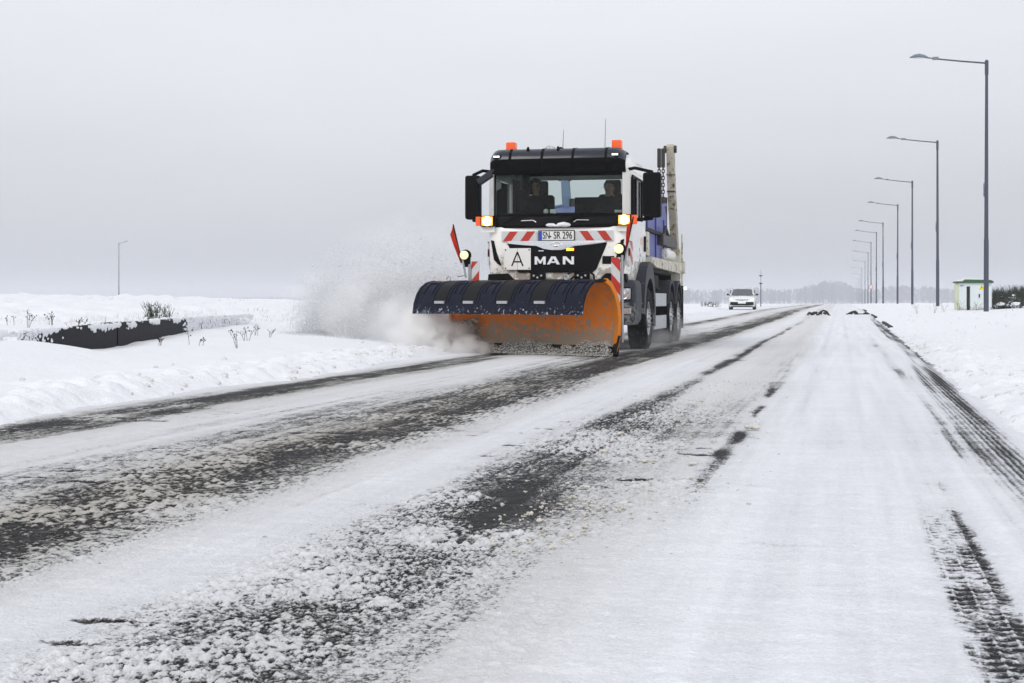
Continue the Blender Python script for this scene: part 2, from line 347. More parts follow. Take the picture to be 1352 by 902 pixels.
xs = np.concatenate([np.arange(-8.6, -5.2, .05), np.arange(-5.2, -2.35, .012), np.arange(-2.35, -.35, .0046), np.arange(-.35, 1.16, .0058), np.arange(1.16, 1.75, .03)])
road = grid_obj('road', xs, rows(2.2, 420, .5), road_fn, m_road); tag(road, kind='structure')

m_snow, t, b = new_mat('snow'); n, l, co = snow_nodes(m_snow, t, b)
sn = mixc(noise(1.2, 6), (.75, .77, .815), (.83, .845, .875)); l(sn, b.inputs['Base Color']); b.inputs['Roughness'].default_value = .8; b.inputs['Specular IOR Level'].default_value = .3
bp = n('ShaderNodeBump'); bp.inputs['Strength'].default_value = .6; bp.inputs['Distance'].default_value = .03
l(mth('ADD', mth('MULTIPLY', noise(9, 6, .65), 1.6), mth('MULTIPLY', noise(45, 4, .6), .5)), bp.inputs['Height']); l(bp.outputs[0], b.inputs['Normal'])
def bank_fn(X, Y):
    Z = terrain(X, Y)
    uL = edgeL(Y) - X; uR = X - edgeR(Y)
    lum = cells(X, Y, .22, 120, .35) * .10 * np.clip(gs(uL - .5, .7) + gs(uR - .5, .6), 0, 1) + cells(X, Y, .09, 124, .35) * .035 * np.clip(gs(uL - .3, .8) + gs(uR - .35, .6) , 0, 1)
    tuss = (cells(X, Y, .75, 130, .6) * .20 + .16 * fbm(X * 1.3, Y * 1.3, 137, 4)) * sst(wallX(Y) - X, .5, 3) * (1 - sst(Y, 60, 90)) * (X < 0)
    tuss = tuss + cells(X, Y, .3, 133, .6) * .06 * sst(wallX(Y) - X, .5, 4) * (X < 0)
    Z = Z + lum + tuss - .05 * (1 - sst(np.maximum(uL, uR), -.12, .02))
    return Z, {}
gx = [0.0]; 
while gx[-1] < 2500: gx.append(gx[-1] + max(.045, .0075 * gx[-1] if gx[-1] < 60 else .08 * gx[-1]))
gx = np.array(gx)
yr = [4.0]
while yr[-1] < 2500: yr.append(yr[-1] + max(.05, min(yr[-1] ** 2 / (1515 * 1.1) * .45, yr[-1] * .02)))
yr = np.array(yr)
o = grid_obj('snowy_ground', -5.1 - gx[::-1], yr, bank_fn, m_snow); tag(o, kind='structure')
o = grid_obj('snowy_ground', 1.0 + gx, yr, bank_fn, m_snow); tag(o, kind='structure')
# field beyond the road's crest and around the viewer
def far_fn(X, Y): return zbase(Y) - .03 - .04 * (Y > 300), {}
o = grid_obj('snowfield', np.linspace(-8.8, 1.9, 12), np.concatenate([np.linspace(405, 700, 20), np.linspace(760, 2500, 10)]), far_fn, m_snow); tag(o, kind='structure')
o = grid_obj('snowfield', np.linspace(-2500, 2500, 40), np.array([-2500, -1200, -400, -100, -30, -8, -2, 2.25]), lambda X, Y: (zbase(Y) + .008 + 0 * X, {}), m_snow); tag(o, kind='structure')
o = grid_obj('snowfield', np.linspace(-2500, -5.0, 40), np.array([2.25, 3, 4.1]), lambda X, Y: (zbase(Y) + .008 + 0 * X, {}), m_snow); tag(o, kind='structure')
o = grid_obj('snowfield', np.linspace(1.1, 2500, 40), np.array([2.25, 3, 4.1]), lambda X, Y: (zbase(Y) + .008 + 0 * X, {}), m_snow); tag(o, kind='structure')

# ------------------------------------------------------------------ haze
mh, t, b = new_mat('haze_air'); t.nodes.remove(b); pv = t.nodes.new('ShaderNodeVolumePrincipled')
pv.inputs['Color'].default_value = (.79, .815, .865, 1); pv.inputs['Density'].default_value = .00065; pv.inputs['Anisotropy'].default_value = .1
t.links.new(pv.outputs[0], t.nodes['Material Output'].inputs['Volume'])
hz = MB().box(-2700, 2700, -2700, 2700, -5.2, 26).build('haze', mh); tag(hz, kind='stuff')
# ------------------------------------------------------------------ materials for things
M = {}
M['cabwhite'] = mat('cab_white', (.82, .82, .79), .32, var=.04, scale=3, dirt=(.38, .36, .32), dirt_amt=.36, dirt_scale=7, coat=.4, dirt_low=(.95, 1.7))
M['white'] = mat('white_paint', (.72, .72, .70), .4, var=.08, dirt=(.3, .27, .22), dirt_amt=.35, dirt_scale=9)
M['black'] = mat('black_plastic', (.003, .003, .0035), .5, var=.3, dirt=(.03, .03, .03), dirt_amt=.1, dirt_scale=22)
M['gloss'] = mat('gloss_black', (.003, .003, .004), .35, var=.2)
M['matt'] = mat('matt_black', (.003, .003, .003), .8, var=.2)
for k_ in ('black', 'gloss', 'matt'): M[k_].node_tree.nodes['Principled BSDF'].inputs['Specular IOR Level'].default_value = {'black': .06, 'gloss': .10, 'matt': .05}[k_]
M['visor'] = mat('tinted_visor', (.004, .007, .016), .22, var=.2, coat=.15, dirt=(.09, .09, .10), dirt_amt=.1, dirt_scale=25)
M['grey'] = mat('grey_plastic', (.034, .038, .048), .5, var=.15, dirt=(.2, .2, .2), dirt_amt=.3, dirt_scale=10, dirt_low=(.3, 1.0))
M['red'] = mat('reflective_red', (.43, .022, .008), .42, var=.12, dirt=(.35, .12, .08), dirt_amt=.15, dirt_scale=30)
M['refl'] = mat('reflective_white', (.55, .57, .58), .45, var=.12, scale=30, dirt=(.4, .4, .38), dirt_amt=.2, dirt_scale=20)
M['chrome'] = mat('chrome', (.75, .76, .78), .18, metal=1, var=.08, dirt=(.3, .3, .3), dirt_amt=.2, dirt_scale=30)
M['alu'] = mat('aluminium', (.46, .48, .50), .42, metal=.6, var=.12, dirt=(.2, .19, .18), dirt_amt=.4, dirt_scale=12)
M['steel'] = mat('galvanised_steel', (.33, .34, .35), .5, metal=.7, var=.2, dirt=(.22, .14, .09), dirt_amt=.25, dirt_scale=20)
M['armw'] = mat('worn_cream_paint', (.42, .39, .31), .55, var=.16, dirt=(.10, .06, .035), dirt_amt=.52, dirt_scale=6)
M['deck'] = mat('dirty_cream_paint', (.58, .56, .48), .55, var=.12, dirt=(.20, .15, .09), dirt_amt=.5, dirt_scale=7)
M['armblue'] = mat('pale_blue_paint', (.20, .27, .38), .5, var=.1, dirt=(.2, .18, .15), dirt_amt=.3)
M['blue'] = mat('blue_paint', (.030, .045, .26), .4, var=.15, dirt=(.3, .3, .36), dirt_amt=.3, dirt_scale=6)
M['rubber'] = mat('tyre_rubber', (.010, .010, .011), .8, var=.3, dirt=(.14, .14, .145), dirt_amt=.38, dirt_scale=16, bump=.4, bump_scale=40)
M['chain'] = mat('oily_steel', (.03, .028, .026), .5, metal=.4, var=.4)
M['under'] = mat('chassis_black', (.018, .017, .016), .7, var=.4, dirt=(.12, .10, .08), dirt_amt=.35, dirt_scale=12)
M['orange_lamp'] = mat('orange_lens', (.80, .09, .0), .25, var=.1, emit=(1, .13, .0), estr=.12, coat=.5)
M['lit_warm'] = mat('lit_lamp', (1, .8, .4), .3, var=0, emit=(2.8, 1.75, .52), estr=3.0)
M['lit_orange'] = mat('lit_flasher', (1, .5, .05), .3, var=0, emit=(1, .5, .03), estr=4)
M['lit_pale'] = mat('lit_work_lamp', (.9, .8, .4), .3, var=0, emit=(1, .82, .42), estr=.8)
M['lit_white'] = mat('lit_marker_lamp', (.9, .9, .8), .3, var=0, emit=(1, .98, .88), estr=.9)
M['lens'] = mat('headlamp_glass', (.55, .57, .60), .08, metal=.5, var=.35, scale=40, coat=1)
M['plate'] = mat('plate_white', (.74, .75, .74), .4, var=.05, dirt=(.4, .4, .38), dirt_amt=.15, dirt_scale=40)
M['ink'] = mat('black_print', (.01, .01, .01), .5, var=.1)
M['euro'] = mat('plate_blue', (.01, .05, .5), .4, var=.1)
M['glass'] = glass_mat('windscreen_glass', (.66, .75, .72))
M['interior'] = mat('cab_interior', (.007, .009, .011), .8, var=.25)
M['headliner'] = mat('headliner', (.016, .018, .018), .9, var=.15)
M['cloth'] = mat('dark_jacket', (.008, .009, .013), .95, var=.4, bump=.5, bump_scale=20)
M['skin'] = mat('skin', (.46, .27, .19), .55, var=.1)
M['hair'] = mat('dark_hair', (.03, .022, .016), .7, var=.3)
M['redcloth'] = mat('red_flag_cloth', (.50, .035, .015), .8, var=.2, dirt=(.28, .03, .02), dirt_amt=.35)

XC, YF = -4.36, 23.41
truck = empty('snow_plough_truck', (XC, YF, 0), 'white three-axle snow plough lorry with orange blade clearing the snowy road', 'truck')
_cur = truck
def P(mb, name, m, parent=None, **k): return mb.build(name, m, parent or truck, **k)

# ---- wheels
def wheel(x, y, r=.505, wd=.30, side=1):
    t = MB(); a = side
    pr = [(r * .56, 0), (r * .60, .01), (r * .72, -.012), (r * .90, -.012), (r * .97, .01), (r, .035), (r, wd - .035), (r * .97, wd - .01), (r * .9, wd), (r * .56, wd - .02)]
    t.lathe([(q, x - a * s_) for q, s_ in pr], (0, y, r), 'x', 48)
    # tread blocks
    for i in range(40):
        an = 2 * math.pi * i / 40
        for k in range(4):
            xx = x - a * (.045 + k * (wd - .09) / 3); Mx = Matrix.Translation((xx, y, r)) @ Matrix.Rotation(an + .04 * (k % 2), 4, 'X')
            t.box(-.028, .028, -.028, .028, r - .012, r + .012, M=Mx)
    o = P(t, 'wheel', M['rubber'], smooth=True)
    m_ = MB(); m_.lathe([(r * .57, x - a * .005), (r * .53, x - a * .02), (r * .50, x - a * .09), (r * .34, x - a * .05), (r * .30, x - a * .0), (r * .14, x + a * .02), (0.001, x + a * .02)], (0, y, r), 'x', 36)
    for i in range(10):
        an = 2 * math.pi * i / 10; m_.lathe([(.018, x + a * .03), (.018, x - a * .02), (.001, x + a * .032)], (0, y + math.cos(an) * r * .27, r + math.sin(an) * r * .27), 'x', 6)
    n0 = len(m_.f); s2 = m_
    for i in range(10):
        an = 2 * math.pi * (i + .5) / 10; s2.lathe([(.03, x - a * .052), (.001, x - a * .05)], (0, y + math.cos(an) * r * .42, r + math.sin(an) * r * .42), 'x', 10)
    ro = m_.build('rim', [M['alu'], M['ink']], o, smooth=True)
    for p_ in ro.data.polygons:
        c_ = p_.center; 
        if abs(math.hypot(c_.y - y, c_.z - r) - r * .42) < .03 and abs(c_.x - (x - a * .0515)) < .0015: p_.material_index = 1
for sd_ in (1, -1):
    wheel(sd_ * 1.25, 1.62, side=sd_); wheel(sd_ * 1.25, 5.0, wd=.58, side=sd_); wheel(sd_ * 1.25, 6.3, wd=.30, side=sd_)

# ---- chassis
ch = MB()
for x in (-.42, .42): ch.box(x - .04, x + .04, .5, 7.7, .72, 1.0)
for y in (1.62, 5.0, 6.3): ch.tube([(-.95, y, .5), (.95, y, .5)], .09, 12); ch.box(-.2, .2, y - .2, y + .2, .32, .72, .06)
ch.box(-.95, -.5, 2.6, 4.2, .5, 1.1, .06); ch.box(.5, .95, 2.75, 4.0, .5, 1.1, .06); ch.box(-.5, .5, .9, 2.0, .6, 1.1, .05); ch.box(-1.0, 1.0, 7.55, 7.7, .5, .75, .02)
for y in (2.5, 3.6, 4.4, 7.2): ch.box(-1.0, 1.0, y - .06, y + .06, .95, 1.30)
P(ch, 'chassis', M['under'])
# ---- cab shell
def plan(z, hw, y0, y1, r=.20, n=5):
    pts = []
    for cx, sgn in ((-hw + r, -1), (hw - r, 1)):
        a0, a1 = (180, 270) if sgn < 0 else (270, 360)
        for i in range(n + 1):
            a = R(a0 + (a1 - a0) * i / n); pts.append((cx + r * math.cos(a), y0 + r + r * math.sin(a) - .025 * (1 - abs(cx / hw) * 0), z))
    pts += [(hw, y1, z), (-hw, y1, z)]
    return pts
cab = MB()
cab.loft([plan(1.08, 1.10, .06, 2.15), plan(1.25, 1.125, .03, 2.15), plan(1.6, 1.13, .02, 2.15), plan(1.93, 1.13, .02, 2.15), plan(1.96, 1.125, .035, 2.15)], cap=True)
for s_ in (-1, 1):   # windscreen pillars and sides above the waist with door window openings
    cab.prism([(s_ * 1.03, .05), (s_ * 1.125, .16), (s_ * 1.125, .34), (s_ * 1.04, .30)], 'z', 1.96, 2.86)
    cab.prism([(s_ * 1.06, 1.62), (s_ * 1.125, 1.62), (s_ * 1.125, 2.15), (s_ * 1.06, 2.15)], 'z', 1.96, 2.86)
    cab.prism([(s_ * 1.06, .34), (s_ * 1.125, .34), (s_ * 1.125, 1.62), (s_ * 1.06, 1.62)], 'z', 1.962, 2.12)
    cab.prism([(s_ * 1.06, .34), (s_ * 1.125, .34), (s_ * 1.125, 1.62), (s_ * 1.06, 1.62)], 'z', 2.76, 2.858)
cab.box(-1.06, -.86, 2.09, 2.15, 1.965, 2.99); cab.box(.86, 1.06, 2.09, 2.15, 1.965, 2.99); cab.box(-.86, .86, 2.09, 2.15, 1.965, 2.30); cab.box(-.86, .86, 2.09, 2.15, 2.93, 2.99)
cab.box(-.80, -.70, 2.088, 2.152, 2.22, 2.70); cab.box(-.05, .05, 2.087, 2.153, 2.22, 2.70) if False else None
rf = [plan(2.862, 1.125, .06, 2.16), plan(2.98, 1.12, .10, 2.17), plan(3.08, 1.07, .2, 2.12, .25), plan(3.14, .96, .34, 2.0, .3), plan(3.16, .7, .5, 1.9, .3)]
cabo = P(cab, 'cab', M['cabwhite'], smooth=True, angle=28)
q = MB().loft(rf, cap=False); q.add(rf[-1], [tuple(range(len(rf[-1])))]); P(q, 'roof', M['cabwhite'], smooth=True, angle=40)
lin = MB(); lin.box(-1.0, 1.0, .42, 1.95, 3.0, 3.03); lin.box(-1.0, 1.0, .14, .44, 2.86, 2.90); lin.build('headliner', M['headliner'], cabo)
for bx_ in ((-.98, -.86, 2.06, 2.087, 1.97, 2.98), (.86, .98, 2.06, 2.087, 1.97, 2.98), (-.855, .855, 2.06, 2.087, 1.97, 2.298), (-.855, .855, 2.06, 2.087, 2.932, 2.98), (-1.057, -1.03, .40, 1.60, 1.97, 2.13), (1.03, 1.057, .40, 1.60, 1.97, 2.13), (-1.057, -1.03, 1.62, 2.05, 1.97, 2.85), (1.03, 1.057, 1.62, 2.05, 1.97, 2.85)):
    q = MB(); q.box(*bx_); q.build('lining_panel', M['headliner'], cabo)
# windscreen
wsb = MB()
def ws_ring(z, hw, y): return [(hw * t_, y + .09 * abs(t_) ** 3, z) for t_ in [(-1 + 2 * i / 14) for i in range(15)]]
wsb.loft([ws_ring(2.13, 1.035, .012), ws_ring(2.45, 1.035, .03), ws_ring(2.84, 1.03, .06)], cap=False, closed=False)
ws = P(wsb, 'windscreen', M['glass'], smooth=True)
fr = MB()
for x in (-1, 1): fr.tube([(x * 1.035, .10, 2.10), (x * 1.035, .12, 2.45), (x * 1.03, .15, 2.84)], .018, 6)
fr.loft([ws_ring(2.12, 1.06, -.004), ws_ring(2.165, 1.05, .002)], cap=False, closed=False); fr.build('rubber_seal', M['black'], ws, thick=.012)
# black band below the windscreen with a wiper recess
blk = MB(); blk.loft([ws_ring(1.945, 1.085, -.03), ws_ring(2.0, 1.09, -.032), ws_ring(2.11, 1.075, -.012), ws_ring(2.145, 1.05, .0)], cap=False, closed=False)
wp = P(blk, 'cowl_panel', M['gloss'], smooth=True, thick=.02)
for x0, x1 in ((-.95, -.05), (.02, .92)):
    b_ = MB(); b_.tube([(x0, -.045, 2.13), ((x0 + x1) / 2, -.05, 2.165), (x1, -.045, 2.16)], .012, 6); b_.tube([(x0 + .12, -.04, 2.03), (x0 + .28, -.06, 2.10), ((x0 + x1) / 2, -.05, 2.16)], .013, 6)
    P(b_, 'wiper', M['black'])
for x in (-.44, .40):
    s_ = 1 if x < 0 else -1
    b_ = MB(); b_.tube([(x - .12 * s_, -.055, 2.055), (x + .07 * s_, -.062, 2.06), (x + .12 * s_, -.06, 2.03)], .010, 6); P(b_, 'grab_handle', M['chrome'])
sl = MB(); sl.ico((-.09, -.05, 1.985), .05, 2, (1.6, .5, .6), .12); sl.ico((.12, -.05, 1.99), .07, 2, (1.5, .5, .6), .12); sl.ico((.02, -.05, 1.975), .05, 2, (2.5, .5, .4), .1)
P(sl, 'snow_cap', m_snow, smooth=True)
# sun visor
vp = [(-.02, 2.80), (-.13, 2.82), (-.175, 2.93), (-.17, 3.02), (-.12, 3.12), (-.02, 3.185), (.22, 3.20), (.22, 3.16), (0, 3.145), (-.08, 3.09), (-.13, 3.0), (-.135, 2.93), (-.1, 2.85), (-.01, 2.83)]
def vis_ring(x): 
    e_ = max(0, abs(x) - .88) / .20; return [(x, y + .19 * e_ * e_, 2.8 + (z - 2.8) * (1 - .16 * e_ ** 3)) for y, z in vp]
v_ = MB(); v_.loft([vis_ring(x) for x in (-1.08, -1.05, -1.0, -.94, -.86, -.3, .3, .86, .94, 1.0, 1.05, 1.08)])
vis = P(v_, 'sun_visor', M['visor'], smooth=True, angle=50)
vis.data.materials.append(M['matt'])
for p_ in vis.data.polygons:
    if p_.center.z < 2.99: p_.material_index = 1
for x in (-.72, -.21, .28, .80):
    r_ = MB(); pr = [(y - .014, z + .004) for y, z in vp[1:7]] + [(.2, 3.215), (.2, 3.17)] + [(y + .01, z - .01) for y, z in vp[1:6]][::-1]
    r_.prism(pr, 'x', x - .018, x + .018); r_.build('rib', M['black'], vis)
    q = MB(); q.box(x - .012, x + .012, -.152, -.13, 2.845, 2.862); q.build('bolt', M['steel'], vis)
for x in (-.45, .03):
    q = MB(); q.lathe([(.028, 0), (.02, .03), (.004, .05), (.001, .052)], (x, -.05, 3.175), 'z', 10); q.build('antenna_foot', M['black'], vis)
for x in (-.93, .95):
    q = MB(); q.box(x - .07, x + .07, -.165, -.11, 3.035, 3.085, .012); h_ = q.build('marker_lamp', M['black'], vis)
    q = MB(); q.box(x - .055, x + .045, -.172, -.166, 3.05, 3.078, .003); h_ = q.build('marker_lamp_lens', M['lit_white'], vis)
# dark tinted strip at the top of the windscreen behind the visor
P(MB().loft([ws_ring(2.79, 1.02, .035), ws_ring(2.86, 1.02, .045)], cap=False, closed=False), 'sun_band', M['gloss'], thick=.004)
q = MB(); q.loft([[(x, -.178 + .19 * (max(0, abs(x) - .88) / .2) ** 2, 2.955) for x in (-1.04, -.9, .9, 1.04)], [(x, -.10 + .15 * (max(0, abs(x) - .88) / .2) ** 2, 2.80) for x in (-1.04, -.9, .9, 1.04)]], cap=False, closed=False); q.build('lower_band', M['matt'], vis, thick=.012)
# beacons
for x, y in ((-.78, .25), (.92, .25)):
    q = MB(); q.box(x - .05, x + .05, y - .05, y + .05, 3.10, 3.19, .01); bo = P(q, 'beacon', M['black'])
    q = MB(); q.box(x - .078, x + .078, y - .078, y + .078, 3.185, 3.325, .028, 3); q.box(x - .08, x + .08, y - .08, y + .08, 3.215, 3.222); q.build('beacon_lens', M['orange_lamp'], bo, smooth=True)
for x, z, y in ((.06, 3.50, .2), (.71, 3.68, .35)):
    q = MB(); q.tube([(x, y, 3.12), (x, y, 3.22)], .012, 8); q.tube([(x, y, 3.22), (x + .012, y, z)], [.005, .003], 5); P(q, 'antenna', M['black'])
q = MB(); q.tube([(-.42, 1.0, 3.12), (-.42, 1.0, 3.25), (-.3, 1.0, 3.29), (-.22, .9, 3.27)], [.035, .045, .05, .04], 10); q.lathe([(.075, 0), (.07, -.06), (.03, -.09)], (-.28, .88, 3.26), 'y', 14)
P(q, 'roof_horn', M['alu'], smooth=True)
q = MB(); q.lathe([(.055, 0), (.06, .02), (.03, .09), (.001, .1)], (-.13, 1.0, 3.26), 'y', 12); P(q, 'roof_lamp', M['black'], smooth=True)
# mirrors
for s_, x0, x1 in ((-1, -1.48, -1.24), (1, 1.36, 1.64)):
    q = MB(); q.box(x0, x1, -.05, .15, 2.09, 2.79, .06, 3); mo = P(q, 'mirror', M['black'], smooth=True)
    q = MB(); q.box(x0 + .03, x1 - .03, .152, .158, 2.40, 2.74, .01); q.box(x0 + .03, x1 - .03, .152, .158, 2.13, 2.36, .01); q.build('mirror_glass', M['lens'], mo)
    xm = (x0 + x1) / 2
    q = MB(); q.tube([(s_ * 1.10, .2, 2.86), (s_ * 1.22, .10, 2.87), (xm, .05, 2.80), (xm, .05, 2.72)], .026, 8); q.build('mirror_arm', M['black'], mo, smooth=True); q = MB(); q.tube([(s_ * 1.12, .2, 2.02), (s_ * 1.22, .10, 2.06), (xm, .05, 2.08), (xm, .05, 2.16)], .03, 8); q.build('mirror_arm', M['black'], mo, smooth=True)
q = MB(); Mx = Matrix.Translation((-1.12, -.16, 2.73)) @ Matrix.Rotation(R(-33), 4, 'Y')
q.box(-.13, .13, -.06, .06, -.055, .055, .045, 3, M=Mx); q.tube([(-1.05, -.10, 2.80), (-.99, -.06, 2.88)], .022, 8); P(q, 'kerb_mirror', M['grey'], smooth=True)
# doors
for s_ in (-1, 1):
    x = s_ * 1.128
    q = MB(); q.prism([(.36, 1.42), (1.64, 1.42), (1.64, 2.14), (1.50, 2.14), (.36, 2.14)], 'x', x - .002 * s_, x + .010 * s_, .004); do = P(q, 'door', M['cabwhite'])
    q = MB(); q.prism([(.42, 2.15), (1.58, 2.15), (1.58, 2.75), (.50, 2.75)], 'x', x - .02 * s_, x - .014 * s_); q.build('door_window', M['glass'], do)
    q = MB()
    for a, b2 in (((.40, 2.12), (.44, 2.78)), ((.44, 2.78), (1.62, 2.78)), ((1.62, 2.78), (1.62, 2.12)), ((1.62, 2.12), (.40, 2.12)), ((.86, 2.14), (.86, 2.76))): q.tube([(x + .005 * s_, *a), (x + .005 * s_, *b2)], .02, 6)
    q.build('window_frame', M['black'], do)
    q = MB(); q.box(min(x, x + .035 * s_), max(x, x + .035 * s_), 1.90, 1.985, 1.62, 1.88, .03, 3); q.build('door_handle', M['black'], do, smooth=True)
    q = MB(); q.box(min(x, x + .012 * s_), max(x, x + .012 * s_), 1.35, 1.65, 1.72, 1.84); q.build('sticker', mat('pink_sticker', (.70, .50, .44), .5), do)
    for k in range(4):
        tm = text_mb('SBSR'[k], .085, Matrix.Translation((x + .012 * s_, 1.30 + .06 * (k % 2), 1.63 - .085 * k)) @ Matrix.Rotation(R(90 * s_), 4, 'Z') @ Matrix.Rotation(R(90), 4, 'X')); tm.build('lettering', M['ink'], do) if k < 3 else None
    q = MB()
    for k in range(3): q = MB(); q.box(s_ * 1.02 - .16, s_ * 1.02 + .16, .62, 1.02, .48 + k * .27, .54 + k * .27, .01); P(q, 'step', M['alu'])
# reflective corner plates: red/white stripes
def stripes(prefix, x0, x1, z0, z1, y, n, lean, parent, thick=.012, ax='y', first=0):
    """board with slanting red bands cut from its outline; lean +1 = '/', -1 = backslash"""
    q = MB(); (q.box(x0, x1, y, y + thick, z0, z1) if ax == 'y' else q.box(y, y + thick, x0, x1, z0, z1)); bo = q.build(prefix, M['refl'], parent)
    W_, H_ = x1 - x0, z1 - z0; red = MB()
    for i in range(n):
        s0 = first + i * (2 * abs(lean) * W_ if H_ > W_ else 0)
        if H_ > W_:   # tall board: bands step down
            hh = abs(lean) * W_; za = z1 - s0; poly = [(0, za), (W_, za - hh * (1 if lean < 0 else -1)), (W_, za - hh * (1 if lean < 0 else -1) - hh * .98), (0, za - hh * .98)]
            poly = clip(poly, 0, W_, z0, z1); poly = [(x0 + u, v) for u, v in poly]
        else:
            bw = W_ / (n * 2) * 1.0; xa = x0 + first + i * 2 * bw * .98; sh = H_ * abs(lean)
            poly = [(xa, z0), (xa + bw, z0), (xa + bw + sh, z1), (xa + sh, z1)] if lean > 0 else [(xa + sh, z0), (xa + bw + sh, z0), (xa + bw, z1), (xa, z1)]
            poly = [(min(max(u, x0), x1), v) for u, v in poly]
        if len(poly) >= 3:
            if ax == 'y': red.prism(poly, 'y', y - .003, y + .001)
            else: red.prism(poly, 'x', y + thick - .001, y + thick + .003) if thick > 0 else None
    red.build('red_stripes', M['red'], bo); return bo
def clip(poly, xa, xb, za, zb):
    for ax, lim, sg in ((1, za, 1), (1, zb, -1)):
        outp = []
        for i in range(len(poly)):
            p, q = poly[i], poly[(i + 1) % len(poly)]; pin = (p[ax] - lim) * sg >= 0; qin = (q[ax] - lim) * sg >= 0
            if pin: outp.append(p)
            if pin != qin: t_ = (lim - p[ax]) / (q[ax] - p[ax]); outp.append((p[0] + t_ * (q[0] - p[0]), p[1] + t_ * (q[1] - p[1])))
        poly = outp
        if not poly: return []
    return poly
def warn_panel(x0, x1, lean):
    q = MB(); q.box(x0, x1, -.028, -.012, 1.735, 1.895); bo = P(q, 'warning_stripes', M['refl']); red = MB()
    for c_ in ((.02, .30) if lean > 0 else (.05, .33)):
        xa = x0 + c_; sh = .11; bw = .13
        red.prism([(xa, 1.74), (xa + bw, 1.74), (xa + bw + sh, 1.89), (xa + sh, 1.89)] if lean > 0 else [(xa + sh, 1.74), (xa + bw + sh, 1.74), (xa + bw, 1.89), (xa, 1.89)], 'y', -.031, -.027)
    red.build('red_stripes', M['red'], bo)
warn_panel(-.88, -.315, 1); warn_panel(.315, .90, -1)
# number plate
q = MB(); q.box(-.293, .293, -.035, -.012, 1.735, 1.905, .012); np_ = P(q, 'number_plate', M['ink'])
q = MB(); q.box(-.278, .278, -.040, -.034, 1.75, 1.89, .004); q.build('plate_face', M['plate'], np_)
q = MB(); q.box(-.276, -.228, -.0425, -.0395, 1.752, 1.888); q.build('plate_band', M['euro'], np_)
text_mb('SN', .160, facing(-.160, -.042, 1.819), scale_x=.60, bold=.0015).build('plate_text', M['ink'], np_)
text_mb('SR 296', .160, facing(.105, -.042, 1.819), scale_x=.66, bold=.0015).build('plate_text', M['ink'], np_)
q = MB(); q.lathe([(.014, -.0435), (.001, -.0435)], (-.093, 0, 1.805), 'y', 12); q.build('plate_seal', M['under'], np_)
# grille
g_ = MB(); gp = [(-.77, 1.66), (-.80, 1.70), (-.74, 1.73), (.74, 1.73), (.80, 1.70), (.77, 1.62), (.63, 1.29), (.57, 1.24), (-.60, 1.24), (-.66, 1.29)]
g_.prism([(x, z) for x, z in gp], 'y', -.018, .03, .01); gr = P(g_, 'grille', M['gloss'])
q = MB()
for k in range(4): q.box(-.62 + .03 * (3 - k), .62 - .03 * (3 - k), -.024, -.017, 1.27 + k * .035, 1.278 + k * .035)
q.build('grille_slats', M['black'], gr)
q = MB(); top = [(-.78, 1.738), (.78, 1.738)]; low = [(.78, 1.705), (.55, 1.675), (.30, 1.655), (.18, 1.615), (.08, 1.592), (-.08, 1.592), (-.20, 1.612), (-.32, 1.66), (-.55, 1.675), (-.78, 1.70)]
q.prism(top + low, 'y', -.045, -.016, .006); q.build('chrome_trim', M['chrome'], gr, smooth=True)
q = MB()
for a in range(0, 181, 12): pass
q.tube([(.10 * math.cos(R(a)), -.05, 1.655 + .055 * math.sin(R(a))) for a in range(20, 161, 10)], .008, 6); q.ico((0, -.05, 1.66), .022, 2, (2.0, .4, .8)); q.build('emblem', M['chrome'], gr, smooth=True)
q = MB(); q.box(-.285, -.20, -.05, -.02, 1.575, 1.59); q.build('small_badge', M['chrome'], gr)
# the three big letters
def letters(x0, z0, hgt, wid, gap):
    S_ = MB(); y0, y1 = -.047, -.022
    def pr(pts, ox): S_.prism([(ox + u * wid, z0 + v * hgt) for u, v in pts], 'y', y0, y1)
    pr([(0, 0), (.22, 0), (.22, .62), (.22, 1), (0, 1)], x0); pr([(.78, 0), (1, 0), (1, 1), (.78, 1), (.78, .62)], x0); pr([(.22, 1), (.22, .62), (.42, .12), (.58, .12), (.78, .62), (.78, 1), (.5, .42)], x0)
    o2 = x0 + wid + gap
    pr([(0, 0), (.25, 0), (.56, .74), (.62, 1), (.40, 1)], o2 - .02); pr([(.78, 0), (1.06, 0), (.66, 1), (.5, 1), (.46, .8)], o2); pr([(.24, .20), (.74, .20), (.68, .38), (.30, .38)], o2)
    o3 = x0 + 2 * (wid + gap) + .02
    pr([(0, 0), (.22, 0), (.22, 1), (0, 1)], o3); pr([(.78, 0), (1, 0), (1, 1), (.78, 1)], o3); pr([(.22, 1), (.22, .66), (.72, 0), (.78, 0), (.78, .34), (.28, 1)], o3)
    return S_
letters(-.345, 1.368, .125, .175, .040).build('maker_lettering', mat('bright_letter_metal', (.82, .84, .88), .3, metal=.35, var=.05), gr)
q = MB(); q.box(.16, .29, -.075, -.02, 1.575, 1.625, .012); fl = q.build('flasher', M['orange_lamp'], gr)
q = MB(); q.box(.17, .28, -.084, -.074, 1.582, 1.618, .006); q.build('flasher_lens', M['lit_orange'], gr)
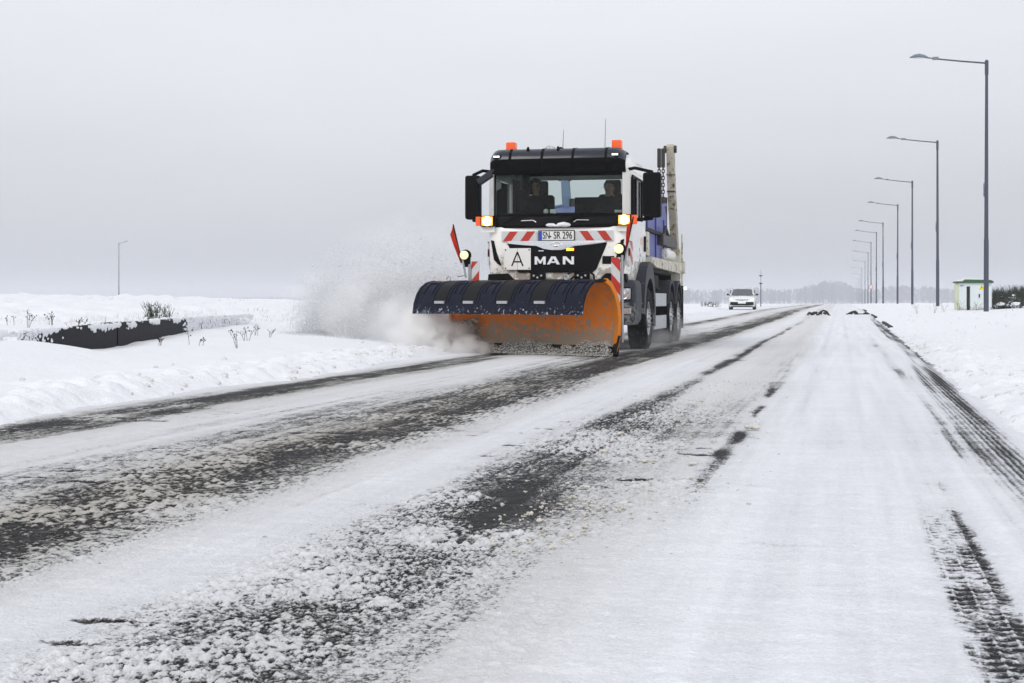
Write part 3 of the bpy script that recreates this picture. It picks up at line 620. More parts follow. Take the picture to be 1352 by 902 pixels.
# white square board with the letter A sign
q = MB(); q.box(-.835, -.405, -.062, -.050, 1.285, 1.625, .006); sb = P(q, 'waste_sign', M['plate'])
q = MB()
for a, b2 in (((-.71, 1.345), (-.62, 1.565)), ((-.62, 1.565), (-.53, 1.345)), ((-.68, 1.412), (-.56, 1.412))):
    d_ = Vector((b2[0] - a[0], b2[1] - a[1])).normalized(); nn = Vector((-d_.y, d_.x)) * .011
    q.prism([(a[0] + nn.x, a[1] + nn.y), (b2[0] + nn.x, b2[1] + nn.y), (b2[0] - nn.x, b2[1] - nn.y), (a[0] - nn.x, a[1] - nn.y)], 'y', -.0645 - random.random() * .0005, -.061)
q.build('sign_letter', M['ink'], sb)
q = MB(); q.box(-.622, -.618, -.0632, -.0615, 1.29, 1.62); q.build('sign_hinge', M['grey'], sb)
for x in (-.81, -.43):
    for z in (1.31, 1.60): q = MB(); q.lathe([(.012, -.066), (.001, -.067)], (x, 0, z), 'y', 8); q.build('bolt', M['ink'], sb)
# air vents, corner details
for s_ in (-1, 1):
    q = MB(); q.prism([(s_ * 1.065, 1.76), (s_ * 1.015, 1.745), (s_ * .965, 1.56), (s_ * .885, 1.345), (s_ * .95, 1.375), (s_ * 1.015, 1.45)], 'y', -.002, .05, .006); P(q, 'air_vent', M['gloss'])
    q = MB(); q.prism([(s_ * 1.10, 1.22), (s_ * .78, 1.23), (s_ * .62, 1.07), (s_ * 1.12, 1.05)], 'y', -.03, .2, .02); P(q, 'bumper_corner', M['black'])
q = MB(); q.box(.72, .92, -.012, .03, 1.37, 1.50, .03, 3); P(q, 'hatch', M['gloss'], smooth=True)
for s_ in (-1, 1):   # small striped plates round the cab corners
    q = MB(); q.box(s_ * 1.128 - .012, s_ * 1.128 + .012, .12, .42, 1.36, 1.74); bo = P(q, 'corner_warning_plate', M['refl'])
    q = MB()
    for z0 in (1.38, 1.60):
        pp = clip([(.12, z0 + .12), (.42, z0 - .02), (.42, z0 + .10), (.12, z0 + .24)], 0, 1, 1.362, 1.738); q.prism(pp, 'x', s_ * 1.128 - .015, s_ * 1.128 + .015)
    q.build('red_stripes', M['red'], bo)
# big marker lamps on both cab corners
for s_, x in ((-1, -1.10), (1, 1.08)):
    q = MB(); q.box(x - .11, x + .11, -.10, .02, 1.97, 2.14, .02); ho = P(q, 'turn_lamp', M['black'])
    q = MB(); q.box(x - .088, x + .088, -.112, -.095, 1.985, 2.125, .015, 3); q.build('amber_lens', mat('amber_lens', (.9, .35, .03), .25, var=.2, scale=60, emit=(1, .45, .04), estr=1.5, coat=.6), ho, smooth=True)
    q = MB(); q.lathe([(.074, -.112), (.066, -.126), (.035, -.133), (.001, -.135)], (x, 0, 2.055), 'y', 20); q.build('lit_bulb', M['lit_warm'], ho, smooth=True)
    q = MB(); q.box(x + s_ * .15 - .045, x + s_ * .15 + .045, -.08, .0, 1.985, 2.13, .02, 3); q.build('indicator_lens', M['orange_lamp'], ho, smooth=True)
    q = MB(); q.box(x - .11, x + .11, -.035, -.025, 1.88, 1.97, .004); q.build('lamp_bracket', M['cabwhite'], ho)
# bumper with headlamps
q = MB(); q.loft([[(x, y, z) for x, y, _ in plan(z, hw, -.02, .75, .2)] for z, hw in ((.42, 1.18), (.5, 1.235), (.8, 1.245), (1.06, 1.235), (1.12, 1.20))]); bu = P(q, 'bumper', M['grey'], smooth=True, angle=40)
for s_ in (-1, 1):
    q = MB(); q.box(s_ * 1.06 - .13, s_ * 1.06 + .13, -.055, .05, .80, 1.01, .035, 3); hl = P(q, 'headlamp', M['gloss'], smooth=True)
    q = MB(); q.lathe([(.088, -.058), (.085, -.066), (.05, -.05), (.03, -.063), (.001, -.066)], (s_ * 1.06, 0, .905), 'y', 20); q.box(s_ * 1.06 - .115, s_ * 1.06 + .115, -.060, -.053, .82, .99, .01); q.build('reflector', M['lens'], hl, smooth=True)
    q = MB(); q.box(s_ * 1.08 - .10, s_ * 1.08 + .10, -.05, .0, .59, .68, .02, 3); P(q, 'fog_lamp', M['lens'], smooth=True)
    # wheel arch
    q = MB(); oy, r0, r1 = 1.62, .60, .70
    arc = [(oy + r1 * math.cos(R(a)) * 1.12, .55 + (r1 + .10) * math.sin(R(a)) * 1.12) for a in range(-12, 186, 9)]; arc2 = [(oy + r0 * math.cos(R(a)) * 1.05, .52 + r0 * math.sin(R(a)) * 1.08) for a in range(-12, 186, 9)]
    x0, x1 = (1.0, 1.275) if s_ > 0 else (-1.275, -1.0)
    nn = len(arc)
    for i in range(nn - 1): q.prism([arc[i], arc[i + 1], arc2[i + 1], arc2[i]], 'x', x0, x1)
    P(q, 'wheel_arch', M['grey'], smooth=True, angle=50)
    for oy in (5.0, 6.3):
        q = MB(); arc = [(oy + .62 * math.cos(R(a)), .53 + .66 * math.sin(R(a))) for a in range(20, 161, 10)]; arc2 = [(oy + .575 * math.cos(R(a)), .53 + .60 * math.sin(R(a))) for a in range(20, 161, 10)]
        x0, x1 = (.62, 1.27) if s_ > 0 else (-1.27, -.62)
        for i in range(len(arc) - 1): q.prism([arc[i], arc[i + 1], arc2[i + 1], arc2[i]], 'x', x0, x1)
        P(q, 'mudguard', M['grey'], smooth=True, angle=50)
    q = MB(); q.box(*( (.65, 1.27) if s_ > 0 else (-1.27, -.65)), 7.05, 7.08, .25, 1.1); P(q, 'mud_flap', M['under'])
    for z0, z1 in ((.70, .93), (.30, .54)):
        q = MB(); xo = s_ * 1.22; q.box(xo - .02, xo + .02, 2.55, 4.32, z0, z1, .012); P(q, 'side_guard', M['alu'])
    q = MB(); q.box(*((.70, 1.10) if s_ > 0 else (-1.10, -.70)), 2.7, 4.3, 1.02, 1.26, .03); q.tube([(s_ * 1.12, 2.75, 1.33), (s_ * 1.12, 5.5, 1.33)], .04, 8); P(q, 'valve_block', M['under'])
    q = MB(); q.box(*((.96, 1.12) if s_ > 0 else (-1.12, -.96)), 4.9, 7.2, 1.85, 2.05, .03); q.tube([(s_ * 1.08, 5.0, 1.9), (s_ * 1.1, 5.4, 2.2), (s_ * 1.08, 6.3, 2.0)], .03, 8); P(q, 'hydraulic_gear', M['chain'])
    q = MB(); q.prism([(2.4, 1.44), (2.4, 1.55), (7.4, 1.55), (7.4, 1.44), (6.9, 1.34), (3.0, 1.38)], 'x', *( (.98, 1.22) if s_ > 0 else (-1.22, -.98)), .01); P(q, 'side_beam', M['deck'])
    q = MB(); q.box(*( (.92, 1.14) if s_ > 0 else (-1.14, -.92)), 2.35, 2.62, 1.57, 1.98, .02); P(q, 'cream_box', M['deck'])
    q = MB(); q.lathe([(.001, 5.6), (.10, 5.605), (.115, 5.64), (.115, 6.95), (.10, 6.985), (.001, 6.99)], (s_ * 1.02, 0, 1.70), 'y', 20); P(q, 'air_tank', M['white'], smooth=True)
    q = MB(); q.box(*( (.98, 1.18) if s_ > 0 else (-1.18, -.98)), 7.32, 7.46, .95, 1.85, .01); q.tube([(s_ * 1.2, 7.5, 1.0), (s_ * 1.2, 7.5, 2.15)], .018, 8); q.box(s_ * 1.2 - .06, s_ * 1.2 + .06, 7.40, 7.6, 1.35, 1.6, .02); P(q, 'rear_post', M['deck'])
    q = MB(); q.box(s_ * 1.27 - .03, s_ * 1.27 + .03, 7.40, 7.48, 1.02, 1.08, .01); P(q, 'side_marker', M['lit_white'])
    # skip arm: cylinder-driven lifting arm with chains
    ax = s_ * 1.06
    q = MB(); prof = [(7.35, 1.75), (7.62, 1.80), (7.05, 2.95), (6.88, 3.35), (6.72, 3.86), (6.60, 3.90), (6.50, 3.84), (6.60, 3.3), (6.72, 2.9), (7.05, 2.3)]
    if s_ < 0: prof = [(y_, 1.75 + (z_ - 1.75) * .74) for y_, z_ in prof]
    q.prism(prof, 'x', ax - .072, ax + .072, .012); ar = P(q, 'lifting_arm', M['armw'] if s_ > 0 else M['armblue'])
    for yy, zz in ((6.66, 3.3), (6.75, 2.97), (6.98, 2.62)) if s_ > 0 else (): q = MB(); q.box(ax - .079, ax + .079, yy - .06, yy + .14, zz - .015, zz + .015); q.build('arm_clamp', M['chain'], ar)
    q = MB(); zp = 3.80 if s_ > 0 else 3.28; q.tube([(ax - .13, 6.62, zp), (ax + .12, 6.62, zp)], .075, 14); q.build('arm_pin', M['chain'], ar, smooth=True)
    q = MB(); q.tube([(ax - s_ * .14, 6.60, 1.8), (ax - s_ * .14, 6.75, 2.85)], [.075, .065], 12); q.build('hydraulic_ram', M['chain'], ar, smooth=True)
    q = MB()
    for cx in (ax - .20, ax - .12):
        q.box(cx - .035, cx + .035, 6.35, 6.45, 3.42, 3.80, .02)
        for k in range(14):
            z = 3.42 - k * .068; 
            for j in range(12):
                pass
            rg = [(cx + (.026 * math.cos(R(a)) if k % 2 else 0), 6.4 + (0 if k % 2 else .026 * math.cos(R(a))), z + .046 * math.sin(R(a))) for a in range(0, 361, 45)]
            q.tube(rg, .0105, 5, cap=False)
        q.box(cx - .045, cx + .045, 6.32, 6.46, 2.36, 2.72, .03)
    if s_ > 0: q.build('chain', M['chain'], ar)
q = MB(); q.box(-1.0, 1.0, 2.7, 7.3, 1.30, 1.40, .02); P(q, 'load_deck', M['under'])
q = MB(); q.box(-.95, .95, 2.22, 2.30, 1.3, 1.95); q.tube([(-.9, 2.26, 1.3), (-.9, 2.26, 2.3)], .03, 8); q.tube([(.9, 2.26, 1.3), (.9, 2.26, 2.3)], .03, 8); P(q, 'headboard', M['under'])
# mounting brackets, hoses and coupling ahead of the grille
for x in (-.28, .42):
    q = MB(); q.box(x - .12, x + .12, -.14, -.05, .75, 1.235, .01); mo = P(q, 'mounting_bracket', M['black'])
    for u in (-.06, 0, .06): q = MB(); q.lathe([(.017, -.152), (.001, -.155)], (x + u, 0, 1.19 - .03 * (u == 0)), 'y', 8); q.build('bolt', M['alu'], mo)
for pts in ([(.12, -.1, .95), (.16, -.2, 1.18), (.28, -.16, 1.26), (.36, -.08, 1.22)], [(.55, -.08, 1.24), (.62, -.2, 1.2), (.64, -.2, .95)], [(.22, -.1, .95), (.25, -.22, 1.12), (.33, -.16, 1.20)]):
    q = MB(); q.tube(pts, .016, 6); P(q, 'hose', M['black'], smooth=True)

# ---- interior
q = MB(); q.prism([(.10, 1.97), (.10, 2.14), (.30, 2.20), (.62, 2.17), (.70, 1.97)], 'x', -1.02, 1.02, .03); da = P(q, 'dashboard', M['interior'])
q = MB(); q.box(.03, .55, 1.45, 1.60, 1.97, 2.52, .02); q.build('equipment_box', M['interior'], da)
q = MB(); q.box(.25, .37, .22, .27, 2.19, 2.33, .01); q.build('phone_mount', M['interior'], da)
q = MB(); q.box(-.15, -.05, .20, .26, 2.18, 2.25, .015); q.build('cup', M['plate'], da)
q = MB(); q.lathe([(.03, 2.18), (.04, 2.22), (.03, 2.25), (.001, 2.26)], (-.22, .24, 0), 'z', 12); q.build('white_pot', M['plate'], da, smooth=True)
q = MB(); q.box(.88, 1.0, .25, .3, 2.19, 2.23); q.build('slip', M['plate'], da)
for x in (-.60, .64):
    q = MB(); q.box(x - .25, x + .25, 1.25, 1.75, 1.55, 1.82, .08, 3); q.box(x - .24, x + .24, 1.62, 1.80, 1.75, 2.58, .08, 3); q.box(x - .13, x + .13, 1.66, 1.78, 2.56, 2.82, .05, 3); P(q, 'seat', M['interior'], smooth=True)
q = MB(); q.box(-1.06, 1.06, .3, 2.08, 1.12, 1.18); P(q, 'cab_floor', M['interior'])
Mw = Matrix.Translation((.64, .83, 2.13)) @ Matrix.Rotation(R(-28), 4, 'X')
q = MB(); q.tube([Mw @ Vector((.22 * math.cos(R(a)), .22 * math.sin(R(a)), 0)) for a in range(0, 361, 15)], .016, 8, cap=False); q.tube([Mw @ Vector((-.21, 0, 0)), Mw @ Vector((.21, 0, 0))], .015, 6); q.tube([Mw @ Vector((0, 0, 0)), Mw @ Vector((0, -.05, -.35))], .03, 8); P(q, 'steering_wheel', M['black'], smooth=True)
q = MB(); q.tube([(1.0, 1.85, 2.75), (.90, 1.7, 2.5), (.8, 1.55, 2.3)], .02, 6); P(q, 'seat_belt', M['redcloth'])
for x, rr in ((-.97, .12),):
    q = MB(); q.box(x - .07, x + .10, 1.72, 1.80, 2.25, 2.7, .05, 3); P(q, 'coat_on_hook', M['cloth'], smooth=True)

# ---- plough
PA = R(30); PB = Vector((1.29, -2.1, 0)); LEN = 3.35
ux = Vector((-math.cos(PA), math.sin(PA), 0)); fw = Vector((-math.sin(PA), -math.cos(PA), 0))
def PL(s, e_, z): return PB + ux * s + fw * e_ + Vector((0, 0, z))
m_blade = mat('orange_blade', (.85, .22, .012), .42, var=.14, scale=7, dirt=(.36, .29, .22), dirt_amt=.46, dirt_scale=13, dirt_low=(.10, .60), bump=.3, bump_scale=30)
m_rim = mat('yellow_orange_rim', (.62, .19, .012), .45, var=.12, dirt=(.12, .09, .06), dirt_amt=.25, dirt_scale=12)
m_defl = mat('navy_rubber', (.0015, .003, .015), .5, var=.35, scale=8, dirt=(.55, .60, .68), dirt_amt=.04, dirt_scale=26, dirt_low=(.5, .98), bump=.25, bump_scale=14)
m_deflb = mat('black_rubber_strip', (.003, .003, .004), .5, var=.3, dirt=(.45, .46, .47), dirt_amt=.02, dirt_scale=24, dirt_low=(.5, .98), bump=.3, bump_scale=20)
for k_ in (m_defl, m_deflb, m_blade, m_rim): k_.node_tree.nodes['Principled BSDF'].inputs['Specular IOR Level'].default_value = .2
bp_ = [(.12, .05), (.055, .18), (.015, .35), (0, .55), (.025, .72), (.09, .88), (.19, 1.0), (.28, 1.05)]
def sweep(prof, s0, s1, th=.02, n=10):
    """plate of thickness th following prof (e,z) between stations s0..s1 along the blade"""
    mb = MB(); o_ = []
    for i, (e_, z) in enumerate(prof):
        a = Vector(prof[max(i - 1, 0)]); b2 = Vector(prof[min(i + 1, len(prof) - 1)]); t_ = (b2 - a).normalized(); nn = Vector((-t_.y, t_.x)); o_.append((e_ - nn.x * th, z - nn.y * th))
    loop = list(prof) + o_[::-1]
    mb.loft([[PL(s0 + (s1 - s0) * i / n, e_, z) for e_, z in loop] for i in range(n + 1)]); return mb
blade = P(sweep(bp_, .0, LEN - .05, -.02, 24), 'plough_blade', m_blade, smooth=True)
sweep([(e_ + .03, z + .0) for e_, z in bp_], -.012, .055, -.07, 1).build('end_rim', m_rim, blade, smooth=True)
sweep([(e_ + .03, z + .0) for e_, z in bp_], LEN - .05, LEN + .01, -.07, 1).build('end_rim', m_rim, blade, smooth=True)
q = MB(); q.loft([[PL(s, e_, z) for e_, z in ((.10, .16), (.125, .16), (.155, .012), (.13, .012))] for s in (0, LEN)]); q.build('wear_edge', M['under'], blade)
q = MB()
for s in (.25, .95, 1.65, 2.35, 3.05):
    q.loft([[PL(s + d_, e_, z) for e_, z in ((-.02, .2), (-.18, .35), (-.2, .7), (-.02, .85))] for d_ in (0, .03)])
for z in (.4, .7): q.loft([[PL(s, -.10 + a_, z + b2) for a_, b2 in ((0, 0), (-.1, 0), (-.1, .08), (0, .08))] for s in (.1, LEN - .1)])
q.build('back_ribs', m_rim, blade)
q = MB(); q.tube([PL(1.1, -.2, .5), Vector((-.28, -.1, .9))], .05, 8); q.tube([PL(2.3, -.2, .5), Vector((.42, -.1, .9))], .05, 8); q.tube([PL(1.7, -.2, .4), Vector((0.1, .2, .6))], .08, 10); q.build('push_frame', M['under'], blade)
q = MB(); q.lathe([(.09, -.03), (.10, 0), (.09, .03)], PL(-.02, .10, .10), 'x', 18); q.tube([PL(-.02, .1, .1), PL(-.02, .02, .3)], .02, 6); q.build('support_wheel', M['rubber'], blade, smooth=True)
# snow deflector: rubber hood curled over the blade, alternating blue panels and black strips
dp = [(.16, 1.035), (.27, 1.075), (.40, 1.085), (.53, 1.06), (.64, .99), (.72, .89), (.775, .76), (.80, .60)]
defl = P(sweep(dp, -.0, LEN + .02, -.014, 30), 'snow_deflector', m_defl, smooth=True)
for i, s in enumerate((.46, 1.15, 1.84, 2.53, 3.14)):
    if i < 4 or True: pass
bl = [(.62, .86), (1.30, 1.62), (2.02, 2.30), (2.70, 2.95)]
def off(prof, d_): 
    o_ = []
    for i, (e_, z) in enumerate(prof):
        a = Vector(prof[max(i - 1, 0)]); b2 = Vector(prof[min(i + 1, len(prof) - 1)]); t_ = (b2 - a).normalized(); o_.append((e_ - t_.y * d_ , z + t_.x * d_))
    return o_
dpo = off(dp, .016)
for s0, s1 in ((.70, .98), (1.38, 1.66), (2.06, 2.34), (2.68, 2.92)):
    sweep(off(dp, .010)[:7], s0, s1, -.012, 3).build('black_strip', m_deflb, defl, smooth=True)
for s in (.02, .36, .66, 1.02, 1.34, 1.70, 2.02, 2.38, 2.64, 2.96, 3.33):
    sweep(off(dp, .009)[:7], s - .014, s + .014, -.014, 1).build('stiffener', m_defl, defl, smooth=True)
for s0, s1 in ((.10, .30), (.42, .60), (1.10, 1.28), (1.78, 1.96), (2.44, 2.58), (3.02, 3.22)):
    for a_, b2 in ((s0, s0 + .022), (s1 - .022, s1)): sweep(off(dp, .012)[3:6], a_, b2, -.014, 1).build('panel_lip', m_defl, defl, smooth=True)
    sweep(off(dp, .012)[3:4] + [(off(dp, .012)[3][0] + .03, off(dp, .012)[3][1] - .018)], s0, s1, -.014, 1).build('panel_lip', m_defl, defl)
for s in (.80, 1.52, 2.20, 2.80):
    q = MB(); p = PL(s, .80, .775); q.loft([[PL(s + d_, e_, z) for e_, z in ((.785, .755), (.81, .755), (.81, .795), (.785, .795))] for d_ in (-.10, .10)]); q.build('metal_strap', M['alu'], defl)
for s in (.62, 2.98):
    q = MB(); c = PL(s, .42, 1.13); q.tube([c + ux * (.04 * math.cos(R(a))) + Vector((0, 0, .035 * math.sin(R(a)))) for a in range(0, 361, 30)], .010, 6, cap=False); q.build('lifting_eye', M['alu'], defl)
# marker poles, lamps, boards and flags
q = MB(); bx, by = 1.235, -1.9
q.tube([(bx + .07, by, .2), (bx + .07, by, 1.45)], .022, 8); q.tube([(bx + .08, by, 1.2), (bx + .15, by, 1.55)], .014, 6); mk = P(q, 'marker_pole', M['steel'])
q = MB(); q.box(bx - .085, bx + .045, by - .02, by, .78, 1.42); mb1 = q.build('marker_board', M['refl'], mk)
q = MB()
for k in range(3):
    za = 1.42 - .02 - k * .34; pp = clip([(bx - .085, za + .13), (bx + .045, za - .02), (bx + .045, za - .19), (bx - .085, za - .04)], 0, 0, .782, 1.418)
    if len(pp) > 2: q.prism(pp, 'y', by - .024, by - .018)
q.build('marker_board_stripes', M['red'], mk)
def ball_lamp(x, y, z, parent):
    q = MB(); q.lathe([(.001, .10), (.05, .09), (.085, .04), (.088, 0), (.07, -.03)], (x, y, z), 'y', 20); q.tube([(x + .02, y + .04, z - .18), (x, y + .04, z)], [.05, .07], 10); q.build('lamp_housing', M['black'], parent, smooth=True)
    q = MB(); q.lathe([(.068, -.028), (.06, -.045), (.001, -.052)], (x - .015, y, z), 'y', 20); q.build('lamp_lens', M['lit_pale'], parent, smooth=True)
ball_lamp(bx + .04, by, 1.54, mk)
def flag(x0, z0, x1, z1, y, parent, hang):
    q = MB(); q.tube([(x0, y, z0), (x1, y, z1)], .011, 6); q.build('flag_stick', M['ink'], parent)
    q = MB(); rows_ = []
    for i in range(9):
        t_ = i / 8; zx = x0 + (x1 - x0) * t_; zz = z0 + (z1 - z0) * t_
        if t_ < .25: wdt = hang * t_ / .25 * .9
        else: wdt = hang * (1 - (t_ - .25) / .75 * .85)
        rows_.append([(zx + wdt * k / 4 , y + .02 * math.sin(k * 1.9 + i * .8), zz - .05 * k / 4 * t_) for k in range(5)])
    q.loft([r_ for r_ in rows_], cap=False, closed=False); q.build('flag_cloth', M['redcloth'], parent, thick=.004, smooth=True)
flag(1.42, 2.02, 1.31, 1.50, -1.55, mk, -.07)
lx, ly = -1.22, -.75
q = MB(); q.tube([(lx, ly, .7), (lx, ly, 1.36)], .028, 8); q.tube([(lx - .06, ly, 1.15), (lx - .14, ly, 1.55)], .016, 6); q.tube([(lx - .2, ly, 1.17), (lx - .06, ly, 1.19)], .01, 5); mk2 = P(q, 'marker_pole', M['steel'])
q = MB(); q.box(lx + .03, lx + .15, ly - .02, ly, .78, 1.405); q.build('marker_board', M['refl'], mk2)
q = MB()
for k in range(3):
    za = 1.40 - k * .34; pp = clip([(lx + .03, za - .12), (lx + .15, za + .03), (lx + .15, za + .20), (lx + .03, za + .05)], 0, 0, .782, 1.403)
    if len(pp) > 2: q.prism(pp, 'y', ly - .024, ly - .018)
q.build('marker_board_stripes', M['red'], mk2)
ball_lamp(lx - .07, ly, 1.50, mk2)
flag(-1.50, 1.98, -1.36, 1.40, -.70, mk2, -.085)
# snow stuck to the blade and shoved along its foot
sn_ = MB()
for i in range(8000):
    s = LEN * random.random(); hgt = random.random() ** 2.6 * (.15 + .05 * math.sin(s * 5) + .03 * math.sin(s * 17) + .10 * max(0, (s - 2.3))); e_ = .04 + .22 * random.random() * (1 - hgt); r_ = random.uniform(.004, .015) * (1.2 - hgt)
    q = PL(s, e_ + .05, .02 + hgt); sn_.ico(q, r_, 1, (1.2, 1, .8), .25)
m_slush = mat('dirty_slush', (.44, .43, .40), .85, var=.35, scale=14, bump=.6, bump_scale=50)
# ------------------------------------------------------------------ blue skip on the lorry
q = MB(); prof = [(2.55, 1.72), (2.85, 1.42), (6.15, 1.42), (6.5, 1.80), (6.5, 2.50), (6.1, 2.66), (2.95, 2.36), (2.55, 2.20)]
q.prism(prof, 'x', -1.0, 1.0, .03); skip = q.build('skip_container', M['blue'])
skip.location = (XC, YF, 0); tag(skip, 'blue steel skip container strapped on the plough lorry behind the cab', 'skip')
q = MB()
for y in (3.3, 4.6, 5.9): q = MB(); q.box(-1.025, 1.025, y - .03, y + .03, 1.45, 2.36, .01); q.build('rib', M['blue'], skip)
for x in (-1.02, 1.02): q = MB(); q.tube([(x, 2.58, 2.22), (x, 2.95, 2.38), (x, 6.1, 2.67)], .035, 8); q.build('rim_rail', M['blue'], skip, smooth=True)
q = MB(); q.box(-1.07, 1.07, 2.56, 6.2, 2.02, 2.08, .008) ; q.build('strap', M['black'], skip)

# ------------------------------------------------------------------ people in the cab
def person(name, loc, label, hands, turn, glasses=False, hood=False):
    V = {}; 
    def a(n_, p, r_, par=None): V[n_] = (Vector(p), r_, par)
    a('pelvis', (0, 0, .10), .15); a('waist', (0, .02, .25), .145, 'pelvis'); a('chest', (0, .0, .42), .165, 'waist'); a('upper', (0, .01, .54), .13, 'chest')
    a('neck', (0, -.01, .63), .058, 'upper'); a('jaw', (turn * .01, -.035, .71), .066, 'neck'); a('head', (turn * .01, -.02, .79), .088, 'jaw'); a('crown', (turn * .01, -.01, .86), .066, 'head')
    a('nose', (turn * .03, -.128, .765), .011, 'head')
    for s_ in (-1, 1):
        k = 'l' if s_ > 0 else 'r'; hx, hy, hz_ = hands[0 if s_ < 0 else 1]
        a('ear' + k, (s_ * .088 + turn * .01, .0, .77), .014, 'head')
        a('sh' + k, (s_ * .19, .01, .52), .078, 'upper'); el = Vector((s_ * .27, -.12, .27)); a('el' + k, el, .055, 'sh' + k)
        wr = Vector((hx, hy + .07, hz_ - .03)); a('wr' + k, wr, .032, 'el' + k); a('palm' + k, (hx, hy + .02, hz_), .034, 'wr' + k)
        for f_ in range(4):
            a(f'k{k}{f_}', (hx - .027 + .018 * f_, hy - .03, hz_ + .012), .0095, 'palm' + k); a(f'm{k}{f_}', (hx - .029 + .019 * f_, hy - .055 - .004 * (f_ in (1, 2)), hz_ - .004), .0088, f'k{k}{f_}'); a(f't{k}{f_}', (hx - .029 + .019 * f_, hy - .05, hz_ - .030), .008, f'm{k}{f_}')
        a('th' + k, (hx - s_ * .035, hy, hz_ + .015), .012, 'palm' + k); a('tt' + k, (hx - s_ * .048, hy - .03, hz_ + .018), .010, 'th' + k)
        a('hip' + k, (s_ * .10, -.05, .08), .095, 'pelvis'); a('kn' + k, (s_ * .16, -.48, .12), .07, 'hip' + k); a('an' + k, (s_ * .15, -.56, -.30), .045, 'kn' + k); a('toe' + k, (s_ * .15, -.70, -.36), .04, 'an' + k)
    ks = list(V); me = bpy.data.meshes.new(name); me.from_pydata([V[k][0] for k in ks], [(ks.index(V[k][2]), ks.index(k)) for k in ks if V[k][2]], [])
    o = bpy.data.objects.new(name, me); sc.collection.objects.link(o); md = o.modifiers.new('skin', 'SKIN'); md.use_smooth_shade = True
    me.skin_vertices[0].data[0].use_root = True
    for i, k in enumerate(ks): me.skin_vertices[0].data[i].radius = (V[k][1], V[k][1] * (1.12 if k in ('head', 'crown') else 1))
    o.modifiers.new('sub', 'SUBSURF').levels = 2; o.modifiers['sub'].render_levels = 2
    dg = bpy.context.evaluated_depsgraph_get(); dg.update(); m2 = bpy.data.meshes.new_from_object(o.evaluated_get(dg)); bpy.data.objects.remove(o)
    o = bpy.data.objects.new(name, m2); sc.collection.objects.link(o); m2.materials.clear(); m2.materials.append(M['cloth']); m2.materials.append(M['skin'])
    hs_ = [V['palml'][0], V['palmr'][0]]
    for p_ in m2.polygons:
        c = p_.center; p_.material_index = 1 if (c.z > .63 and abs(c.x) < .15) or any((c - h_).length < .085 for h_ in hs_) else 0; p_.use_smooth = True
    o.location = loc; tag(o, label, 'person')
    q = MB(); b = bmesh.new(); bmesh.ops.create_icosphere(b, subdivisions=3, radius=1)
    for v in b.verts: v.co = Vector((v.co.x * .098 + turn * .01, v.co.y * .112 + .0, v.co.z * .10 + .80))
    bmesh.ops.delete(b, geom=[v for v in b.verts if v.co.z < (.83 if v.co.y < -.02 else .76) or (v.co.y < -.06 and v.co.z < .855)], context='VERTS'); q.bm(b); q.build('hair', M['hair'], o, smooth=True, thick=.006)
    q = MB()
    for s_ in (-1, 1): q.ico((s_ * .033 + turn * .018, -.103, .792), .012, 1, (1.3, .6, .7))
    q.build('eyes', M['ink'], o, smooth=True)
    q = MB(); q.box(turn * .02 - .025, turn * .02 + .025, -.108, -.10, .722, .73, .003); q.build('mouth', M['redcloth'], o)
    if glasses:
        q = MB()
        for s_ in (-1, 1): c = Vector((s_ * .036 + turn * .018, -.122, .793)); q.tube([c + Vector((.027 * math.cos(R(t_)), 0, .018 * math.sin(R(t_)))) for t_ in range(0, 361, 30)], .0028, 5, cap=False); q.tube([c + Vector((s_ * .027, 0, .004)), Vector((s_ * .092, .0, .80))], .0028, 5)
        q.build('glasses', M['chrome'], o)
    if hood:
        q = MB(); rr = []
        for k in range(9):
            t_ = k / 8; a1 = math.pi * .5 * t_; ry = -.125 + .27 * t_; rw = .125 * (1 - .55 * t_ ** 3)
            rr.append([(turn * .01 + rw * math.cos(R(a_)), ry + .02 * math.sin(R(a_)), .755 + (.15 * (1 - .5 * t_ ** 3)) * math.sin(R(a_))) for a_ in range(-50, 231, 20)])
        q.loft(rr, cap=False, closed=False); q.build('hood', M['cloth'], o, smooth=True, thick=.015)
    q = MB(); q.lathe([(.085, .585), (.07, .62), (.066, .655), (.062, .655)], (0, -.0, 0), 'z', 16); q.build('collar', M['cloth'], o, smooth=True)
    return o
person('person', (XC + .64, YF + 1.38, 1.89), 'driver in dark jacket and glasses holding the steering wheel of the lorry', [(-.16, -.45, .25), (.16, -.45, .25)], -1, glasses=True)
person('person', (XC - .60, YF + 1.34, 1.92), 'passenger in dark clothes sitting beside the driver in the lorry cab', [(-.12, -.32, .16), (.12, -.32, .16)], 1, hood=True)

